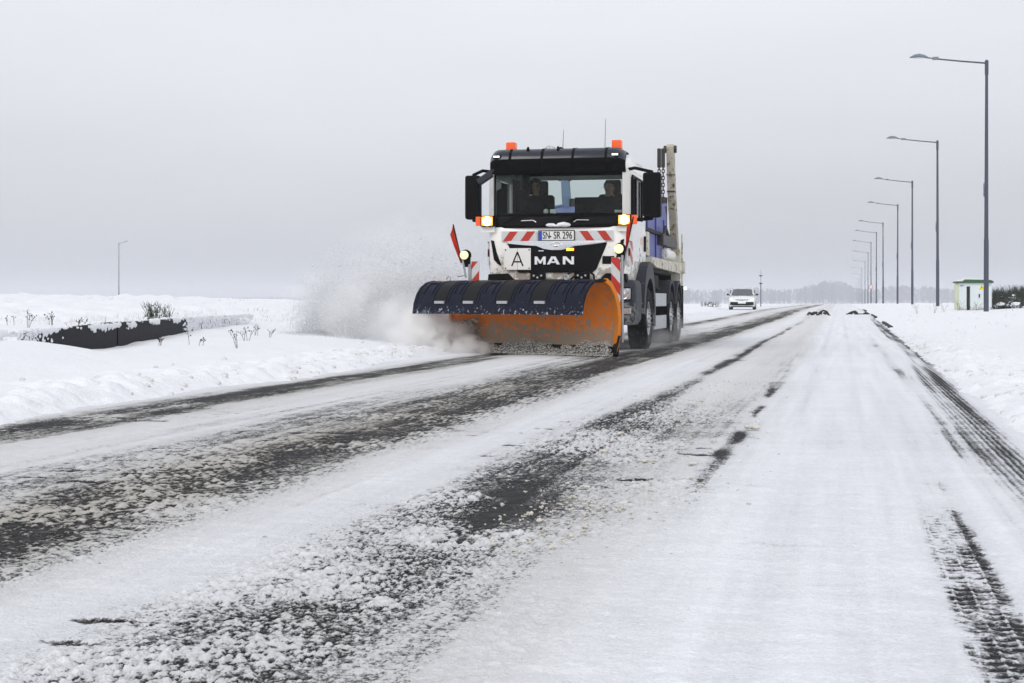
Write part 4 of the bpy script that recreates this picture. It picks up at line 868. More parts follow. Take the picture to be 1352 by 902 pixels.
# ------------------------------------------------------------------ street lamps
m_pole = mat('grey_lamp_pole', (.045, .055, .085), .55, metal=.2, var=.12, scale=3, dirt=(.3, .32, .35), dirt_amt=.12, dirt_scale=14)
m_head = mat('grey_lamp_head', (.18, .20, .24), .6, var=.15)
def lamp_proto():
    t = empty('street_lamp', (0, 0, 0), '', 'street lamp')
    q = MB(); q.tube([(0, 0, -.6), (0, 0, 3.0), (0, 0, 3.01), (0, 0, 9.6), (0, 0, 10.25)], [.105, .098, .085, .06, .055], 14); q.build('pole', m_pole, t, smooth=True)
    q = MB(); q.tube([(0, 0, 9.75), (0, 0, 10.32)], .075, 12); q.tube([(0, 0, 10.32), (0, 0, 10.36)], [.06, .03], 12); q.build('sleeve', m_pole, t, smooth=True)
    q = MB(); q.tube([(0, 0, 10.22), (-1.0, 0, 10.33), (-2.0, 0, 10.46)], [.035, .032, .03], 8); q.build('arm', m_pole, t, smooth=True)
    q = MB(); q.box(-2.15, -1.9, -.07, .07, 10.42, 10.54, .02)
    rr = []
    for x, z, wy, hz_ in ((-2.1, 10.47, .04, .03), (-2.3, 10.50, .06, .05), (-2.45, 10.55, .12, .09), (-2.65, 10.58, .16, .12), (-2.85, 10.575, .15, .10), (-3.0, 10.55, .09, .05), (-3.07, 10.535, .02, .012)):
        rr.append([(x, wy * math.cos(R(a_)), z + hz_ * (math.sin(R(a_)) if math.sin(R(a_)) > 0 else .45 * math.sin(R(a_)))) for a_ in range(0, 360, 30)])
    q.loft(rr); hd = q.build('lamp_head', m_head, t, smooth=True)
    q = MB(); q.ico((-2.7, 0, 10.535), .10, 2, (2.2, 1.1, .45)); q.build('lamp_glass', M['lens'], hd, smooth=True)
    q = MB(); q.box(-.115, -.085, -.04, .04, 4.75, 5.3, .008); q.build('pole_box', m_pole, t)
    return t
tops = [(1302, 80), (1238, 186), (1204.5, 239), (1185, 270), (1166, 294), (1157, 306.5), (1150, 319.5), (1146, 333), (1142, 345), (1138, 354), (1135.5, 362), (1133, 368), (1130.5, 373), (1128, 377), (1126, 380), (1124, 383)]
ords = ['tallest and nearest grey street lamp in the right-hand row, beside the transformer cabinet', 'second grey street lamp in the right-hand row, left of the transformer cabinet', 'third grey street lamp from the near end of the right-hand row', 'fourth grey street lamp from the near end of the right-hand row', 'fifth grey street lamp from the near end of the right-hand row', 'sixth grey street lamp, just nearer than the one at the round sign', 'seventh grey street lamp standing right behind the round sign']
proto = lamp_proto(); GL = 'street lamps in a row along the right side of the road'
lamps = []
for i, (px, py) in enumerate(tops):
    d = 9.84 * 2000 / (397 - py); p = cam_pt(px, 397, d); g = tz(p.x, p.y)
    o = proto if i == 0 else copy_tree(proto)
    ztop = CAMH + 9.84; zz = min(ztop - 10.33, g + .25)
    o.location = (p.x, p.y, ztop - 10.33); o.rotation_euler = (R([0, .3, 0, -.25, .2, 0, .2, -.2][i % 8]), R([.12, -.1, 0, .15, -.1, .1, 0, .1][i % 8]), 0)
    o['label'] = ords[i] if i < 7 else ('hazy grey street lamp, %s from the near end of the long row' % ['eighth', 'ninth', 'tenth', 'eleventh', 'twelfth'][i - 7] if i < 12 else 'faint hazy street lamp among the farthest of the right-hand row'); o['group'] = GL if i < 12 else 'farthest hazy street lamps of the right-hand row'
    lamps.append(o)
o = copy_tree(proto); p = cam_pt(157, 397, 259); o.location = (p.x, p.y, CAMH + 9.84 - 10.33); o.rotation_euler = (0, 0, R(150)); o.scale = (.85, .85, 1)
o['label'] = 'lone thin street lamp behind the snowy bank on the left'
if 'group' in o: del o['group']
# ------------------------------------------------------------------ round sign by the seventh lamp
p = lamps[6].location; gz = tz(p.x, p.y)
sg = empty('traffic_sign', (p.x - .02, p.y - .25, 0), 'round white sign with red ring on a post by the far lamps', 'road sign')
q = MB(); q.tube([(0, .03, gz - .3), (0, .03, 3.55)], .035, 8); q.build('post', m_pole, sg)
q = MB(); q.lathe([(.001, 0), (.37, 0), (.37, -.02), (.001, -.02)], (0, 0, 3.1), 'y', 32); fc = q.build('sign_face', M['plate'], sg)
q = MB(); q.lathe([(.38, .002), (.38, -.026), (.29, -.026), (.29, -.018)], (0, 0, 3.1), 'y', 32); q.build('red_ring', M['red'], fc)
q = MB(); Mx = Matrix.Translation((0, 0, 3.1)) @ Matrix.Rotation(R(45), 4, 'Y'); q.box(-.12, .12, -.027, -.018, -.035, .035, M=Mx); q.build('dark_bar', M['grey'], fc)
# mast with two dark discs
p = on_ground(1004.5, 150)
ms = empty('mast', p, 'thin mast with two dark discs standing behind the white car', 'mast')
q = MB(); q.tube([(0, 0, -.3), (0, 0, 2.35)], .045, 8); q.build('pole', m_pole, ms)
q = MB(); q.tube([(0, 0, 2.35), (0, 0, 3.1)], .025, 8); q.tube([(0, 0, 3.15), (0, 0, 3.75)], .015, 6)
for z in (3.3, 3.42, 3.55): q.tube([(-.02, 0, z), (.02, 0, z)], .03, 6)
q.build('antenna', m_head, ms)
for z in (2.32, 3.08): q = MB(); q.lathe([(.001, z - .08), (.08, z - .07), (.19, z), (.19, z + .03), (.001, z + .05)], (0, 0, 0), 'z', 16); q.build('disc', M['under'], ms, smooth=True)

# ------------------------------------------------------------------ white car
CD = 103.0; p = cam_pt(979.5, 409, CD); car = empty('hatchback_car', (p.x, p.y - 0, tz(p.x, p.y) + .0), 'white hatchback car with its headlights on coming towards the viewer', 'car', rz=R(2))
m_car = mat('white_car_paint', (.74, .76, .78), .2, var=.03, coat=.8, dirt=(.35, .35, .35), dirt_amt=.12, dirt_scale=5); m_cg = mat('dark_car_glass', (.03, .035, .04), .06, var=.3, coat=.6)
def cring(y, hw, z0, z1, r=.12, crown=.03):
    pts = []
    for a_ in range(-90, 91, 15):
        ca, sa = math.cos(R(a_)), math.sin(R(a_)); pts.append((hw - r + r * ca, y, (z0 + r + r * sa) if sa < 0 else (z1 - r + r * sa)))
    return pts + [(0, y, z1 + crown)] + [(-x, y, z) for x, y, z in pts[::-1]] + [(0, y, z0)]
q = MB(); q.loft([cring(*a_) for a_ in ((.0, .70, .30, .60, .1, 0), (.06, .80, .22, .70, .12, .01), (.25, .87, .18, .80, .14, .03), (.9, .895, .18, .93, .16, .04), (1.25, .895, .18, .98, .14, .03), (2.4, .895, .18, 1.0, .12, .0), (3.7, .885, .18, 1.02, .12, .0), (4.15, .85, .25, 1.0, .14, 0), (4.28, .78, .32, .9, .14, 0))])
q.build('body', m_car, car, smooth=True, angle=50)
q = MB(); q.loft([[(x * s_, y, z) for x, y, z in ((-1, y0, .98), (-.985, y1, 1.1), (-.80, y2, 1.42), (-.5, y2 - .02, 1.46), (.5, y2 - .02, 1.46), (.80, y2, 1.42), (.985, y1, 1.1), (1, y0, .98))] for s_, y0, y1, y2 in ((.80, 1.05, 1.25, 1.95), (.86, 1.6, 1.6, 2.2), (.86, 3.2, 3.2, 3.2), (.80, 4.0, 3.95, 3.75))])
cb = q.build('cabin', m_car, car, smooth=True, angle=30)
q = MB(); q.loft([[(-.76, 1.10, 1.0), (-.36, 1.04, 1.0), (.36, 1.04, 1.0), (.76, 1.10, 1.0)], [(-.62, 1.86, 1.405), (-.3, 1.82, 1.42), (.3, 1.82, 1.42), (.62, 1.86, 1.405)]], cap=False, closed=False); q.build('windscreen', m_cg, car, thick=.03)
for s_ in (-1, 1):
    q = MB(); q.prism([(1.45, 1.03), (3.75, 1.05), (3.5, 1.34), (2.1, 1.37)], 'x', s_ * .80, s_ * .862); q.build('side_window', m_cg, car)
    q = MB(); q.box(min(s_ * .92, s_ * 1.08), max(s_ * .92, s_ * 1.08), 1.25, 1.42, .99, 1.11, .03, 2); q.tube([(s_ * .85, 1.35, 1.0), (s_ * .95, 1.33, 1.03)], .03, 6); q.build('wing_mirror', M['black'], car, smooth=True)
    q = MB(); q.prism([(s_ * .36, .70), (s_ * .80, .78), (s_ * .82, .70), (s_ * .78, .65), (s_ * .38, .665)], 'y', -.005 + .06, .25, .01); hl = q.build('headlight', M['lens'], car)
    q = MB(); q.prism([(s_ * .55, .705), (s_ * .79, .755), (s_ * .79, .69), (s_ * .56, .675)], 'y', .045, .058); q.build('lit_lens', mat('lit_car_lamp', (1, 1, 1), .3, var=0, emit=(1, .97, .9), estr=2.2), hl)
    for y in (.85, 3.48):
        q = MB(); q.lathe([(.20, 0), (.30, -.01 * s_), (.32, -.04 * s_), (.32, -.19 * s_), (.2, -.2 * s_)], (s_ * .90, y, .32), 'x', 28); wo = q.build('wheel', M['rubber'], car, smooth=True)
        q = MB(); q.lathe([(.20, 0), (.18, -.03 * s_), (.05, -.02 * s_), (.001, 0)], (s_ * .90, y, .32), 'x', 20); q.build('rim', M['alu'], wo, smooth=True)
q = MB(); q.prism([(-.78, .54), (.78, .54), (.80, .34), (.55, .30), (-.55, .30), (-.80, .34)], 'y', -.012, .1, .01); q.build('lower_grille', M['black'], car)
q = MB(); q.box(-.42, .42, .015, .1, .655, .70, .008); q.build('upper_grille', M['black'], car)
q = MB(); q.box(-.26, .26, -.03, -.012, .43, .54, .004); q.build('number_plate', M['plate'], car)
q = MB(); q.lathe([(.07, -.005), (.075, .0), (.07, .03)], (0, .0, .675), 'y', 20); q.tube([(-.045, -.006, .71), (-.018, -.006, .63), (0, -.006, .67), (.018, -.006, .63), (.045, -.006, .71)], .008, 5); q.build('emblem', M['chrome'], car)
q = MB(); q.box(-.75, .75, .0, .12, .20, .25, .01); q.build('front_lip', M['black'], car)

# ------------------------------------------------------------------ transformer cabinet
p = on_ground(1283, 68); cz = p.z - .05
cabt = empty('transformer_cabinet', (p.x, p.y, cz), 'white metal transformer cabinet with green roof and yellow warning sign', 'utility cabinet', rz=R(-3))
m_cw = mat('pale_cabinet_paint', (.60, .66, .67), .5, var=.06, dirt=(.35, .34, .3), dirt_amt=.25, dirt_scale=5, dirt_low=(0, .5)); m_cc = mat('cream_side_panel', (.50, .52, .40), .55, var=.08, dirt=(.3, .28, .2), dirt_amt=.2); m_gr = mat('green_roof_paint', (.035, .10, .03), .5, var=.2, dirt=(.6, .62, .64), dirt_amt=.22)
q = MB(); q.box(-.72, .86, 0, 1.0, -.1, 1.28, .01); q.build('housing', m_cw, cabt)
q = MB(); q.box(-.735, -.722, .06, .94, .04, 1.22, .004); q.build('side_panel', m_cc, cabt)
q = MB(); q.box(-.74, -.55, -.02, .005, .0, 1.24, .004); q.build('corner_post', m_cc, cabt)
q = MB(); q.prism([(-.80, 1.285), (.95, 1.285), (.93, 1.34), (.80, 1.40), (-.30, 1.42), (-.42, 1.34), (-.80, 1.33)], 'y', -.10, 1.1, .01); q.build('roof', m_gr, cabt)
q = MB(); q.prism([(-.78, 1.34), (-.42, 1.35), (-.30, 1.43), (.80, 1.41), (.92, 1.36), (.80, 1.46), (-.30, 1.475), (-.6, 1.40)], 'y', -.02, 1.05, .02); q.build('roof_snow', m_snow, cabt)
q = MB(); q.box(-.22, -.08, -.012, -.002, .02, 1.12); q.build('door_gap', M['under'], cabt)
q = MB(); q.box(-.05, .84, -.02, -.003, .06, 1.20, .004); dr = q.build('door', m_cw, cabt)
q = MB(); q.box(.30, .35, -.05, -.02, .62, .78, .01); q.build('handle', M['black'], dr)
q = MB(); q.lathe([(.13, -.026), (.001, -.027)], (.43, 0, 1.06), 'y', 3) if False else q.prism([(.30, .97), (.56, .97), (.43, 1.19)], 'y', -.028, -.02, .003); q.build('warning_triangle', mat('yellow_sign', (.70, .58, .02), .5), dr)
q = MB(); q.prism([(.425, 1.14), (.405, 1.06), (.43, 1.065), (.42, 1.0), (.455, 1.085), (.43, 1.08), (.445, 1.14)], 'y', -.031, -.027); q.prism([(.57, 1.01), (.65, 1.01), (.61, 1.09)], 'y', -.026, -.02); q.build('warning_symbol', M['ink'], dr)
for x, wd in ((-.42, .16), (.74, .14)):
    q = MB()
    for k in range(4): q.box(x - wd / 2 + k * wd / 4, x - wd / 2 + k * wd / 4 + wd / 6, -.022, -.003, 1.13 if x < 0 else 1.14, 1.18)
    q.build('nameplate', mat('blue_grey_print', (.14, .22, .30), .5), cabt)

# ------------------------------------------------------------------ vegetation
m_twig = mat('dark_green_twigs', (.030, .036, .022), .8, var=.5, scale=12); m_dry = mat('dry_stalk', (.045, .036, .026), .9, var=.4); m_frost = mat('frosted_stalk', (.42, .42, .42), .9, var=.3); m_straw = mat('straw', (.26, .23, .18), .9, var=.35)
def blades(mb, c, n_, h_, spread, wdt, lean=.35, kink=True):
    for i in range(n_):
        a_ = random.uniform(0, 6.283); r_ = spread * random.random(); x, y = c[0] + r_ * math.cos(a_), c[1] + r_ * math.sin(a_)
        b_ = random.uniform(0, 6.283); l_ = lean * random.random(); hh = h_ * random.uniform(.5, 1); dx, dy = math.cos(b_) * l_ * hh, math.sin(b_) * l_ * hh
        mb.tube([(x, y, c[2] - .03), (x + dx * .4, y + dy * .4, c[2] + hh * .55), (x + dx, y + dy, c[2] + hh)], [wdt, wdt * .8, wdt * .3], 3, cap=False)
def shrub(loc, rad, h_, n_, label, group=None, snow=10, cat='shrub', mt=None, wdt=.008):
    t = empty('shrub', loc, label, cat, group); q = MB(); blades(q, (0, 0, 0), n_, h_, rad, wdt, .55)
    for i in range(n_):
        a_ = random.uniform(0, 6.283); r_ = rad * random.random(); c = Vector((r_ * math.cos(a_), r_ * math.sin(a_), h_ * random.uniform(.15, .75)))
        for k in range(3):
            d_ = Vector((random.gauss(0, .5), random.gauss(0, .5), 1)).normalized() * random.uniform(.05, .16) * h_ / .5; q.tube([c, c + d_], [wdt * .7, wdt * .25], 3, cap=False)
    q.build('twigs', mt or m_twig, t)
    if snow:
        q = MB()
        for i in range(snow): a_ = random.uniform(0, 6.283); r_ = rad * random.random() ** .6; q.ico((r_ * math.cos(a_), r_ * math.sin(a_), h_ * random.uniform(0, .55)), random.uniform(.03, .11) * rad / .6, 1, (1.3, 1.2, .7), .25)
        q.build('snow_clumps', m_snow, t, smooth=True)
    return t
for k, (px, d, rad, h_, lb) in enumerate([(1316, 74, .8, 1.0, 'dark snow-dusted shrub close behind the nearest street lamp on the right'), (1327, 76, .8, .8, 'low dark shrub between its taller neighbours at the right edge'), (1338, 75, .8, .95, 'dark snowy shrub second from the right edge of the photo'), (1349, 74, .9, 1.15, 'tall dark shrub at the right edge of the photo'), (1322, 70, .9, .45, 'short snow-laden shrub in front of the dark shrubs on the right'), (1343, 70, .9, .5, 'snow-covered low bush nearest the right edge')]):
    shrub(on_ground(px, d), rad, h_, 170, lb, 'shrubs behind the nearest lamp', snow=26, wdt=.014)
shrub(on_ground(200, 25.2), .16, .36, 34, 'dark tuft of upright twigs on top of the low black wall', snow=4, wdt=.006)
shrub(on_ground(217, 25.6), .12, .32, 22, 'thin leaning twigs just right of the dark tuft on the wall', snow=2, wdt=.005)
shrub(on_ground(1004 - 66, 118), .8, .45, 60, 'low dark bush in the snow left of the white car', snow=10, wdt=.012)
def weed(px, d, h_, n_, label, mt=None, heads=True, lean=.95):
    h_ = h_ * .72 if px < 500 else h_; p = on_ground(px, d); t = empty('dry_weed', p, label, 'weed', 'dry weeds poking through the snow'); q = MB(); tips = []
    for i in range(n_):
        a_ = random.uniform(0, 6.283); l_ = lean * random.uniform(.2, 1); hh = h_ * random.uniform(.6, 1); x0, y0 = random.uniform(-.04, .04), random.uniform(-.04, .04)
        p1 = Vector((x0 + math.cos(a_) * l_ * hh * .45, y0 + math.sin(a_) * l_ * hh * .45, hh * .6)); p2 = Vector((x0 + math.cos(a_) * l_ * hh, y0 + math.sin(a_) * l_ * hh, hh)); q.tube([(x0, y0, -.03), p1, p2], [.0035, .003, .0015], 4); tips.append(p2); tips.append(p1)
        for k in range(3):
            b_ = p1.lerp(p2, k / 3); e_ = b_ + Vector((random.uniform(-1, 1), random.uniform(-1, 1), random.uniform(.2, 1))) * .05; q.tube([b_, e_], [.003, .0015], 3); tips.append(e_)
    if heads:
        for s_ in tips: q.ico(s_, random.uniform(.003, .009), 1, (1, 1, 1.6), .3)
    q.build('stems', mt or m_dry, t)
for a_ in [(40, 19, .30, 3, 'short dark weed low in the snow at the left edge'), (14, 20, .22, 2, 'pale thin weed at the far left edge of the snow'), (66, 20.5, .26, 4, 'bent dark weed in the snow below the left end of the wall'), (105, 20, .16, 4, 'small clump of weeds under the left panel of the wall'), (145, 20.3, .2, 1, 'single thin stalk under the seam of the wall'), (210, 20.2, .14, 3, 'small drooping weed on the snow right of the wall seam'), (252, 20.8, .36, 1, 'tall single stalk leaning left in front of the bank'), (265, 20.5, .13, 2, 'tiny dark weed beside the tall single stalk'), (312, 20.2, .34, 3, 'long leaning stalks right of the wall in the snow'), (325, 22.5, .28, 4, 'dark weed with seed heads near the right end of the wall'), (337, 25, .26, 3, 'upright black stump-like weed at the right end of the wall'), (357, 24, .2, 2, 'small weed right of the black stump-like weed'), (575, 30, .2, 2, 'thin weed below the snow cloud'), (1234, 62, .55, 4, 'dry weed tuft at the foot of the second street lamp'), (1246, 64, .5, 3, 'dry stalks left of the transformer cabinet'), (1211, 66, .6, 4, 'bare dry stalks between second and third street lamp'), (1265, 66.5, .45, 5, 'dry stalks in front of the white transformer cabinet'), (1290, 66.5, .4, 6, 'brown weeds at the foot of the cabinet door')]:
    weed(*a_[:4], a_[4])
# fine grass poking through: nobody could count it
q = MB(); q2 = MB()
for i in range(2400):
    px = random.uniform(-30, 520); d = 20 + 50 * random.random() ** 1.3; p = on_ground(px, d)
    if p.x > wallX(p.y) - .3: continue
    blades(q if random.random() < .16 else q2, p, random.randint(1, 3), random.uniform(.03, .15), .07, .0022 * d / 25, .5)
for i in range(140):
    px = random.uniform(1130, 1400); d = random.uniform(30, 90); p = on_ground(px, d)
    if p.x < edgeR(p.y) + .9: continue
    blades(q2, p, random.randint(1, 3), random.uniform(.03, .11), .05, .002 * d / 25, .5)
o = q.build('dry_grass', m_dry); tag(o, kind='stuff')
o = q2.build('frosted_grass', m_frost); tag(o, kind='stuff')
# far-off wood reads as one mass
m_for = mat('winter_wood', (.020, .024, .026), .95, var=.4, scale=.05)
V_ = []; F_ = []
def leaf(c, s_):
    a_ = Vector((random.gauss(0, 1), random.gauss(0, .6), random.gauss(0, 1))).normalized() * s_; b_ = Vector((random.gauss(0, 1), random.gauss(0, 1), random.gauss(0, 1))).normalized() * s_; i0 = len(V_)
    V_.extend([c - a_, c + b_ * .7, c + a_, c - b_ * .7]); F_.append((i0, i0 + 1, i0 + 2, i0 + 3))
def far_tree(x, y, g, h_):
    con = random.random() < .35; r_ = h_ * (.16 if con else .30)
    i0 = len(V_); V_.extend([Vector((x - .2, y, g)), Vector((x + .2, y, g)), Vector((x + .08, y, g + h_ * .8)), Vector((x - .08, y, g + h_ * .8))]); F_.append((i0, i0 + 1, i0 + 2, i0 + 3))
    for k in range(34):
        t_ = random.random(); 
        if con: rr = r_ * (1 - t_) * random.random() ** .5; z = g + h_ * (.12 + .88 * t_)
        else: u_ = random.random(); rr = r_ * math.sin(math.pi * (.12 + .88 * t_)) * u_ ** .5; z = g + h_ * (.25 + .75 * t_)
        an = random.uniform(0, 6.283); leaf(Vector((x + rr * math.cos(an), y + rr * math.sin(an), z)), h_ * random.uniform(.04, .09))
for i in range(2700):
    px = random.uniform(-250, 1600); right = px > 840
    D_ = random.uniform(1700, 2050) if right else random.uniform(2150, 2400)
    p = cam_pt(px, 397, D_); g = -3.4
    if right:
        top = 380 + 2.2 * math.sin(px * .021) + 2 * math.sin(px * .055 + 1) - 5 * math.exp(-((px - 1100) / 28) ** 2) + 3 * math.exp(-((px - 1140) / 22) ** 2) - (3 if px > 1165 else 0) * .5
        if px < 905: top += (905 - px) * .12
    else: top = 393.5 + 1.5 * math.sin(px * .012)
    h_ = (CAMH + (397 - top) * D_ / 2000 - g) * random.uniform(.82, 1.03)
    far_tree(p.x, p.y, g, max(h_, 3))
me = bpy.data.meshes.new('far_wood'); me.from_pydata(V_, [], F_); me.materials.append(m_for); o = bpy.data.objects.new('far_wood', me); sc.collection.objects.link(o); tag(o, kind='stuff')

# ------------------------------------------------------------------ low black wall in the bank
m_wall = mat('bitumen_black_wall', (.010, .011, .015), .6, var=.35, scale=2.5, dirt=(.045, .047, .055), dirt_amt=.35, dirt_scale=1.6, bump=.4, bump_scale=8); m_wall2 = mat('frosted_black_wall', (.03, .031, .036), .7, var=.3, dirt=(.78, .79, .83), dirt_amt=.76, dirt_scale=9)
wl = empty('retaining_wall', (0, 0, 0), 'low black retaining wall half buried in the snowy bank', 'wall')
def wseg(y0, y1, z0, z1, mt, nm='wall_panel'):
    q = MB(); x0, x1 = wallX(y0), wallX(y1); n_ = 14
    rr = []
    for i in range(n_ + 1):
        y = y0 + (y1 - y0) * i / n_; x = wallX(y); z = z0 + (z1 - z0) * i / n_; rr.append([(x + .05, y, -.15), (x + .05, y, z), (x - .12, y, z), (x - .12, y, -.15)])
    q.loft(rr); return q.build(nm, mt, wl)
wseg(15.6, 18.86, .46, .505, m_wall); wseg(18.92, 22.9, .505, .515, m_wall); wseg(22.92, 27.0, .50, .46, m_wall2); wseg(15.0, 15.58, .40, .42, m_wall2)
q = MB()
for i in range(900):
    y = random.uniform(15, 28.5); x = wallX(y); zt = .455 + .06 * sst(np.array([y]), 15, 24)[0]; r_ = random.uniform(.008, .03)
    q.ico((x + random.uniform(-.10, .055), y, zt + random.uniform(-.01, .02)), r_, 1, (1.2, 1.6, .6), .25)
    if float(vn(np.array([y * 2.3]), np.array([1.0]), 5)[0]) > .55: q.ico((x + .055, y, zt - random.random() ** 2 * .10 * float(vn(np.array([y * 5.]), np.array([3.0]), 6)[0])), r_ * 1.1, 1, (.7, 1.5, 1.2), .25)
    if y < 16.2 or y > 22.6 or random.random() < .015: q.ico((x + .055, y, zt - random.random() ** (1.5 if y < 16.2 or y > 22.6 else 5) * .2), r_ * .8, 1, (.5, 1.3, 1.1), .3)
q.build('snow_cap', m_snow, wl, smooth=True)

# ------------------------------------------------------------------ kerb stones, scraps and lumps on the road
m_kerb = mat('dark_kerb_stone', (.035, .036, .038), .8, var=.3)
for (y0, y1), lb in zip(((44, 55), (66, 78), (92, 103)), ('nearest bare dark kerb stone strip along the right road edge', 'middle dark kerb stone strip along the right road edge', 'farthest dark kerb stone strip along the right road edge')):
    q = MB(); x0 = float(edgeR(np.array([y0]))[0]) + .02; x1 = float(edgeR(np.array([y1]))[0]) + .02; z = float(zbase(np.array([(y0 + y1) / 2]))[()][0])
    q.loft([[(x + a_, y, z + b_) for a_, b_ in ((0, -.1), (0, .055), (.02, .07), (.10, .07), (.10, -.1))] for x, y in ((x0, y0), (x1, y1))]); o = q.build('kerb_stone', m_kerb); tag(o, lb, 'kerb stone', 'bare kerb stones')
def scrap(px, d, pts, rad, label):
    p = cam_pt(px, 400, d); q = MB(); q.tube(pts, [r_ * .75 for r_ in rad], 7)
    for c_, r_ in zip(pts, rad):
        for k in range(4): q.ico((c_[0] + random.gauss(0, .04), c_[1] + random.gauss(0, .08), c_[2] * random.uniform(.3, 1)), r_ * random.uniform(.5, 1), 1, (1.2, 1.4, .7), .3)
    o = q.build('rubber_scrap', M['under'], smooth=True); o.location = (p.x, p.y, float(zbase(np.array([p.y]))[0])); tag(o, label, 'scrap', 'dark scraps lying on the far road')
scrap(1072, 74, [(-.22, 0, .02), (-.12, .0, .14), (0, .03, .10), (.12, 0, .16), (.3, 0, .04)], [.03, .08, .07, .07, .04], 'dark lumpy scrap left of the arched one on the road')
scrap(1087, 74, [(-.25, 0, .03), (-.16, 0, .17), (0, 0, .25), (.16, 0, .19), (.26, 0, .03)], [.05, .06, .06, .07, .07], 'dark arched scrap like a piece of tyre on the far road')
scrap(1127, 77, [(-.30, 0, .04), (-.12, 0, .12), (.08, 0, .16), (.2, 0, .06)], [.04, .07, .09, .07], 'dark wedge-shaped scrap left of the kerb on the far road')
scrap(1140, 77, [(-.22, 0, .05), (0, 0, .04), (.12, 0, .10), (.2, 0, .06)], [.03, .03, .09, .05], 'small dark scrap beside the right track of the far road')
m_lump = mat('dirty_snow_lump', (.58, .56, .51), .85, var=.3, scale=16, bump=.6, bump_scale=45)
def lump(px, py, r_, label, sq=(1.3, 1, .7)):
    r_ = r_ * .72; d = CAMH * 2000 / (py - 397); p = cam_pt(px, 400, d); q = MB()
    for k in range(9): q.ico((random.gauss(0, .5) * r_, random.gauss(0, .4) * r_, r_ * random.uniform(.15, .5)), r_ * random.uniform(.3, .62), 2, sq, .10)
    o = q.build('snow_lump', m_lump, smooth=True, angle=70); o.location = (p.x, p.y, .012); tag(o, label, 'snow lump', 'lumps of dirty snow on the road')
for a_ in [(994, 569, .050, 'biggest grey snow lump at the head of the dark streak'), (818, 576, .026, 'small beige snow lump left of the dark streak, far one'), (798, 600, .024, 'flat brownish snow lump nearer than the beige far one'), (849, 613, .026, 'yellowish snow lump right in the middle of the slush'), (773, 648, .020, 'small round snow lump nearest the slush pile'), (943, 586, .020, 'small snow lump just above its twin near the dark streak'), (939, 602, .020, 'small snow lump just left of the dark streak'), (916, 617, .022, 'low snow lump at the left of the broken streak'), (926, 645, .014, 'tiny snow lump at the lower end of the broken streak'), (1306, 483, .035, 'dark speckled lump on the right snow verge')]: lump(*a_)
# crumbs thrown over the lane
q = MB()
for i in range(650):
    if random.random() < .35: X_ = random.gauss(-.98, .12); Y_ = random.gauss(5.5, .5)
    else: X_ = random.gauss(-1.05, .35); Y_ = random.uniform(4.5, 15)
    r_ = random.uniform(.0025, .006) * (1.7 if random.random() < .10 else 1); [q.ico((X_ + random.gauss(0, r_ * .7), Y_ + random.gauss(0, r_ * .7), .010 + r_ * random.uniform(.2, .8)), r_ * random.uniform(.5, .9), 1, (1.1, 1, .9), .35) for k_ in range(4)]
o = q.build('slush_crumbs', m_lump, smooth=True, angle=80); tag(o, kind='stuff')
q = MB()
for i in range(260):
    Y_ = 11 + 26 * random.random(); X_ = float(edgeL(np.array([Y_]))[0]) - abs(random.gauss(.25, .45)); r_ = random.uniform(.012, .035)
    q.ico((X_, Y_, tz(X_, Y_) + .008), r_, 1, (1.2, 1.1, .8), .25)
for i in range(160):
    Y_ = 7 + 26 * random.random(); X_ = float(edgeR(np.array([Y_]))[0]) + abs(random.gauss(.15, .35)); r_ = random.uniform(.01, .028)
    q.ico((X_, Y_, tz(X_, Y_) + .008), r_, 1, (1.2, 1.1, .8), .25)
o = q.build('verge_clods', mat('grey_snow_clod', (.62, .62, .62), .85, var=.25, scale=20), smooth=True, angle=80); tag(o, kind='stuff')

# ------------------------------------------------------------------ snow shoved and thrown by the plough
sl_ = sn_.build('pushed_slush', m_slush, smooth=True, angle=80); sl_.location = (XC, YF, 0); tag(sl_, kind='stuff')
def specks(name, P3, r_, m, smooth=False):
    """many tiny eight-faced grains in one mesh"""
    n_ = len(P3); O = np.array([(1, 0, 0), (-1, 0, 0), (0, 1, 0), (0, -1, 0), (0, 0, 1), (0, 0, -1)], float); Fi = np.array([(0, 2, 4), (2, 1, 4), (1, 3, 4), (3, 0, 4), (2, 0, 5), (1, 2, 5), (3, 1, 5), (0, 3, 5)])
    jit = 1 + .35 * rng.standard_normal((n_, 6, 1)); V = P3[:, None, :] + O[None] * r_[:, None, None] * jit
    F = (Fi[None] + 6 * np.arange(n_)[:, None, None]).reshape(-1, 3).astype(np.int32)
    me = bpy.data.meshes.new(name); me.vertices.add(n_ * 6); me.vertices.foreach_set('co', V.astype(np.float32).ravel()); me.loops.add(F.size); me.loops.foreach_set('vertex_index', F.ravel()); me.polygons.add(len(F)); me.polygons.foreach_set('loop_start', (np.arange(len(F)) * 3).astype(np.int32)); me.update(calc_edges=True)
    me.materials.append(m); o = bpy.data.objects.new(name, me); sc.collection.objects.link(o); return o
def cam_pts(px, py, d):
    k = (px - 676) / 2000; return np.stack([d * (-ST + CT * k), d * (CT + ST * k), CAMH - (py - 397) * d / 2000], -1)
